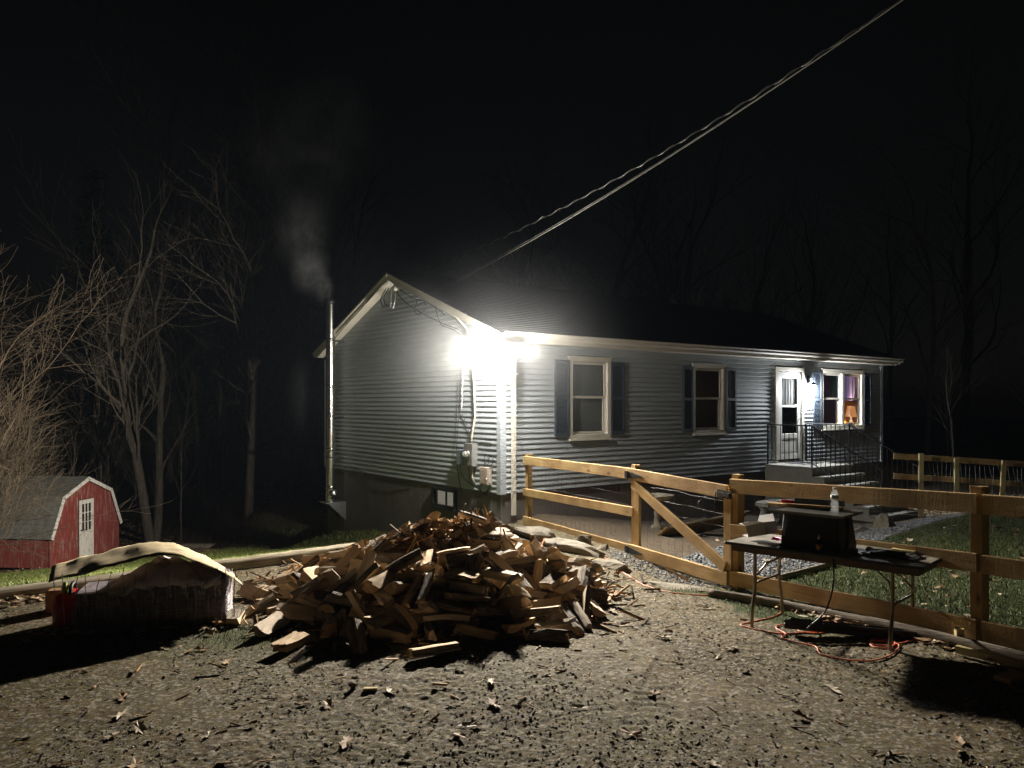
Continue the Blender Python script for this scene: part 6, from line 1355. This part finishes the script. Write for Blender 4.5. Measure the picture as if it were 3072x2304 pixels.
# leaves
MT['leaf'] = simple('dry_leaf',(.34,.22,.115),(.20,.12,.06),scale=5,rough=.75); MT['leaf_pale'] = simple('pale_dry_leaf',(.55,.47,.36),(.4,.32,.22),scale=5,rough=.7)
def leaf_mesh(seed, mat):
    rr = random.Random(seed); n = 16; V = [(0,0,.006)]; 
    for i in range(n):
        a = 2*math.pi*i/n; rad = .045*(1+.9*abs(math.cos(a)))*(1 if i % 2 == 0 else rr.uniform(.5,.75)); x, y = rad*math.cos(a), rad*.62*math.sin(a)
        V.append((x,y,.004+.35*abs(y)*rr.uniform(.2,1.2)+.12*x*rr.uniform(-.6,1)+rr.uniform(0,.01)))
    F = [(0,1+i,1+(i+1)%n) for i in range(n)]; mb = MB(); mb.add(V,F); b = len(V)
    mb.tube([(-.075,0,.008),(-.11,.008,.014)],.0015,3); return mb.mesh('fallen_leaf', mat, False)
LM = [leaf_mesh(s, MT['leaf'] if s % 2 else MT['leaf_pale']) for s in range(6)]
r = random.Random(23); spots = [(-.15,5.75),(-.12,5.35),(-1.9,4.9),(-.95,4.45),(-2.6,5.2),(1.0,5.55),(1.15,4.45),(2.62,4.6),(.45,5.3),(1.9,5.1),(-.5,4.2),(3.05,4.35),(.35,7.3),(1.0,7.7),(1.3,6.8),(-1.45,5.4),(2.3,5.6),(.75,4.9)]
for k in range(34):
    while True:
        y = r.uniform(3.9,9); x = r.uniform(-.6,.6)*y
        if fence_side(np.array([x]),np.array([y]))[0] < -.1 and mound(x,y) < .02 : break
    spots.append((x,y))
for i,(x,y) in enumerate(spots):
    o = bpy.data.objects.new('fallen_leaf', LM[i % 6]); COL.objects.link(o); o.location = (x,y,gz(x,y)+.004); o.rotation_euler = (r.uniform(-.2,.2),r.uniform(-.2,.2),r.uniform(0,6.28)); s = r.uniform(.65,1.15); o.scale = (s,s,s)
    tag(o,'dry fallen leaf lying loose on the dirt driveway','leaf','fallen leaves on the driveway')
def leaf_litter(name, label, pts, seed):
    g = np.random.default_rng(seed); n = len(pts); z = ground_h(pts[:,0],pts[:,1],True); c = np.array([(-1,0,.1),(-.3,-.5,.25),(.5,-.45,.1),(1,0,.3),(.5,.5,.2),(-.3,.5,.0)])
    P = c[None]*(g.uniform(.03,.065,n))[:,None,None]*g.uniform(.7,1.3,(n,6,1)); P[...,2] *= g.uniform(.3,2.2,n)[:,None]
    a = g.random(n)*6.283; ca, sa = np.cos(a)[:,None], np.sin(a)[:,None]; A, B = P[...,0].copy(), P[...,1].copy(); P[...,0] = A*ca-B*sa; P[...,1] = A*sa+B*ca
    P += np.stack([pts[:,0],pts[:,1],z+g.uniform(.004,.03,n)],1)[:,None]
    F = np.array([(0,1,5),(1,4,5),(1,2,4),(2,3,4)])[None]+6*np.arange(n)[:,None,None]
    return tag(np_obj(name, P.reshape(-1,3), F.reshape(-1,3), [MT['leaf'],MT['leaf_pale'],MT['leaf']], None, np.repeat(g.integers(0,3,n),4)), label, 'leaf litter', kind='stuff')
def along(P, n, w, g):
    P = np.array(P); f = g.random(n)*(len(P)-1); i = np.minimum(f.astype(int),len(P)-2); t = (f-i)[:,None]; return P[i]*(1-t)+P[i+1]*t+g.normal(0,w,(n,2))
g = np.random.default_rng(9)
leaf_litter('leaf_litter','dry leaves blown along the fence foot and timber', along([(2.75,8.1),(3.25,7.0),(3.75,6.0),(4.2,5.2)],330,.10,g), 1)
leaf_litter('leaf_litter','dry leaves gathered around the covered bundle and border logs', np.concatenate([along([(-4.3,6.9),(-3.4,7.05),(-2.7,7.3)],110,.09,g),along([(-5.4,8.05),(-4.5,8.7)],160,.12,g)]), 2)
leaf_litter('leaf_litter','scattered leaves over the fenced yard grass', np.stack([g.uniform(3,9,260),g.uniform(5,14,260)],1), 3)
xx = g.uniform(-20,-4,6000); yy = g.uniform(22,34,6000); k = masks(xx,yy)[2] > .4
leaf_litter('leaf_litter','brown leaf carpet at the edge of the woods beyond the lawn', np.stack([xx[k],yy[k]],1), 4)
xx = g.uniform(8.3,15,2600); yy = g.uniform(17.6,22,2600); leaf_litter('leaf_litter','bank of brown leaves behind the far yard fence', np.stack([xx,yy],1), 5)

# ------------------------------------------------------------------ wood smoke
def smoke(name, label, loc, size, dens, seed):
    import bmesh
    bm = bmesh.new(); bmesh.ops.create_icosphere(bm, subdivisions=3, radius=1)
    me = bpy.data.meshes.new(name); bm.to_mesh(me); bm.free()
    m = bpy.data.materials.new(name); m.use_nodes = True; nt = m.node_tree; nt.nodes.clear(); out = nt.nodes.new('ShaderNodeOutputMaterial'); pv = nt.nodes.new('ShaderNodeVolumePrincipled')
    pv.inputs['Color'].default_value = (.82,.85,.9,1); pv.inputs['Anisotropy'].default_value = .1
    tc = N(nt,'ShaderNodeTexCoord'); ln = N(nt,'ShaderNodeVectorMath', operation='LENGTH'); nt.links.new(tc.outputs['Object'], ln.inputs[0])
    fa = N(nt,'ShaderNodeMapRange'); fa.inputs['From Min'].default_value = .0; fa.inputs['From Max'].default_value = .92; fa.inputs['To Min'].default_value = 1; fa.inputs['To Max'].default_value = 0; fa.interpolation_type = 'SMOOTHERSTEP'; nt.links.new(ln.outputs['Value'], fa.inputs['Value'])
    ad = N(nt,'ShaderNodeVectorMath', operation='ADD'); ad.inputs[1].default_value = (seed*3.1,seed*1.7,0); nt.links.new(tc.outputs['Object'], ad.inputs[0])
    no = N(nt,'ShaderNodeTexNoise', Scale=1.9, Detail=5, Distortion=1.6); nt.links.new(ad.outputs[0], no.inputs['Vector'])
    nr_ = N(nt,'ShaderNodeMapRange'); nr_.inputs['From Min'].default_value = .36; nr_.inputs['From Max'].default_value = .8; nt.links.new(no.outputs['Fac'], nr_.inputs['Value'])
    mu = N(nt,'ShaderNodeMath', operation='MULTIPLY'); nt.links.new(fa.outputs[0], mu.inputs[0]); nt.links.new(nr_.outputs[0], mu.inputs[1])
    m2 = N(nt,'ShaderNodeMath', operation='MULTIPLY'); m2.inputs[1].default_value = dens; nt.links.new(mu.outputs[0], m2.inputs[0]); nt.links.new(m2.outputs[0], pv.inputs['Density']); nt.links.new(pv.outputs[0], out.inputs['Volume'])
    me.materials.append(m); o = link(name, me, None, Matrix.Translation(loc) @ Matrix.Diagonal((*size,1))); return tag(o, label, 'smoke', kind='stuff')
PT = hl(-.34,6.72,4.7)
smoke('smoke_or_halo','wisp of grey smoke leaving the stove pipe top', PT+Vector((-.14,.05,.22)), (.40,.34,.6), 2.2, 1)
smoke('smoke_or_halo','grey wood smoke drifting left just above the stove pipe', PT+Vector((-.5,.2,.75)), (.8,.65,1.0), 1.1, 4)
smoke('smoke_or_halo','thinning smoke higher up over the left woods', PT+Vector((-.7,.5,1.8)), (1.25,1.0,1.6), .5, 9)
smoke('smoke_or_halo','faint high smoke spreading over the dark sky above the pipe', PT+Vector((-.3,.9,4.0)), (2.9,2.0,3.0), .20, 6)
smoke('smoke_or_halo','pale haze of smoke hanging beside the lower stove pipe', hl(-.5,8.0,2.3), (.7,.6,1.6), .22, 7)

def halo_ball(name, label, loc, rad, dens):
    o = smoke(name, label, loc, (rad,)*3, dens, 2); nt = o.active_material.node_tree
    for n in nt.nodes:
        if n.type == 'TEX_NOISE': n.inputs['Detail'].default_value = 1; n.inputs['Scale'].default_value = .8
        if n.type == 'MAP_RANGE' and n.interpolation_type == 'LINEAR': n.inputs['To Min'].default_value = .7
halo_ball('smoke_or_halo','added haze ball standing in for white lens glare around the corner floodlight', hl(-.30,-.55,2.95), 3.0, .0085)  # added volume that imitates lens glare around the lamp, no drifting smoke here

# ------------------------------------------------------------------ smoky night air
mb = MB(); mb.box((-75,-42,-5),(75,125,27))
hz = bpy.data.materials.new('haze'); hz.use_nodes = True; _n = hz.node_tree; _n.nodes.clear(); _o = _n.nodes.new('ShaderNodeOutputMaterial'); _p = _n.nodes.new('ShaderNodeVolumePrincipled')
_p.inputs['Density'].default_value = .0002; _p.inputs['Color'].default_value = (.6,.75,1,1); _n.links.new(_p.outputs[0], _o.inputs['Volume'])
tag(mb.build('haze', hz), 'thin smoky night air around the house', 'haze', kind='stuff')
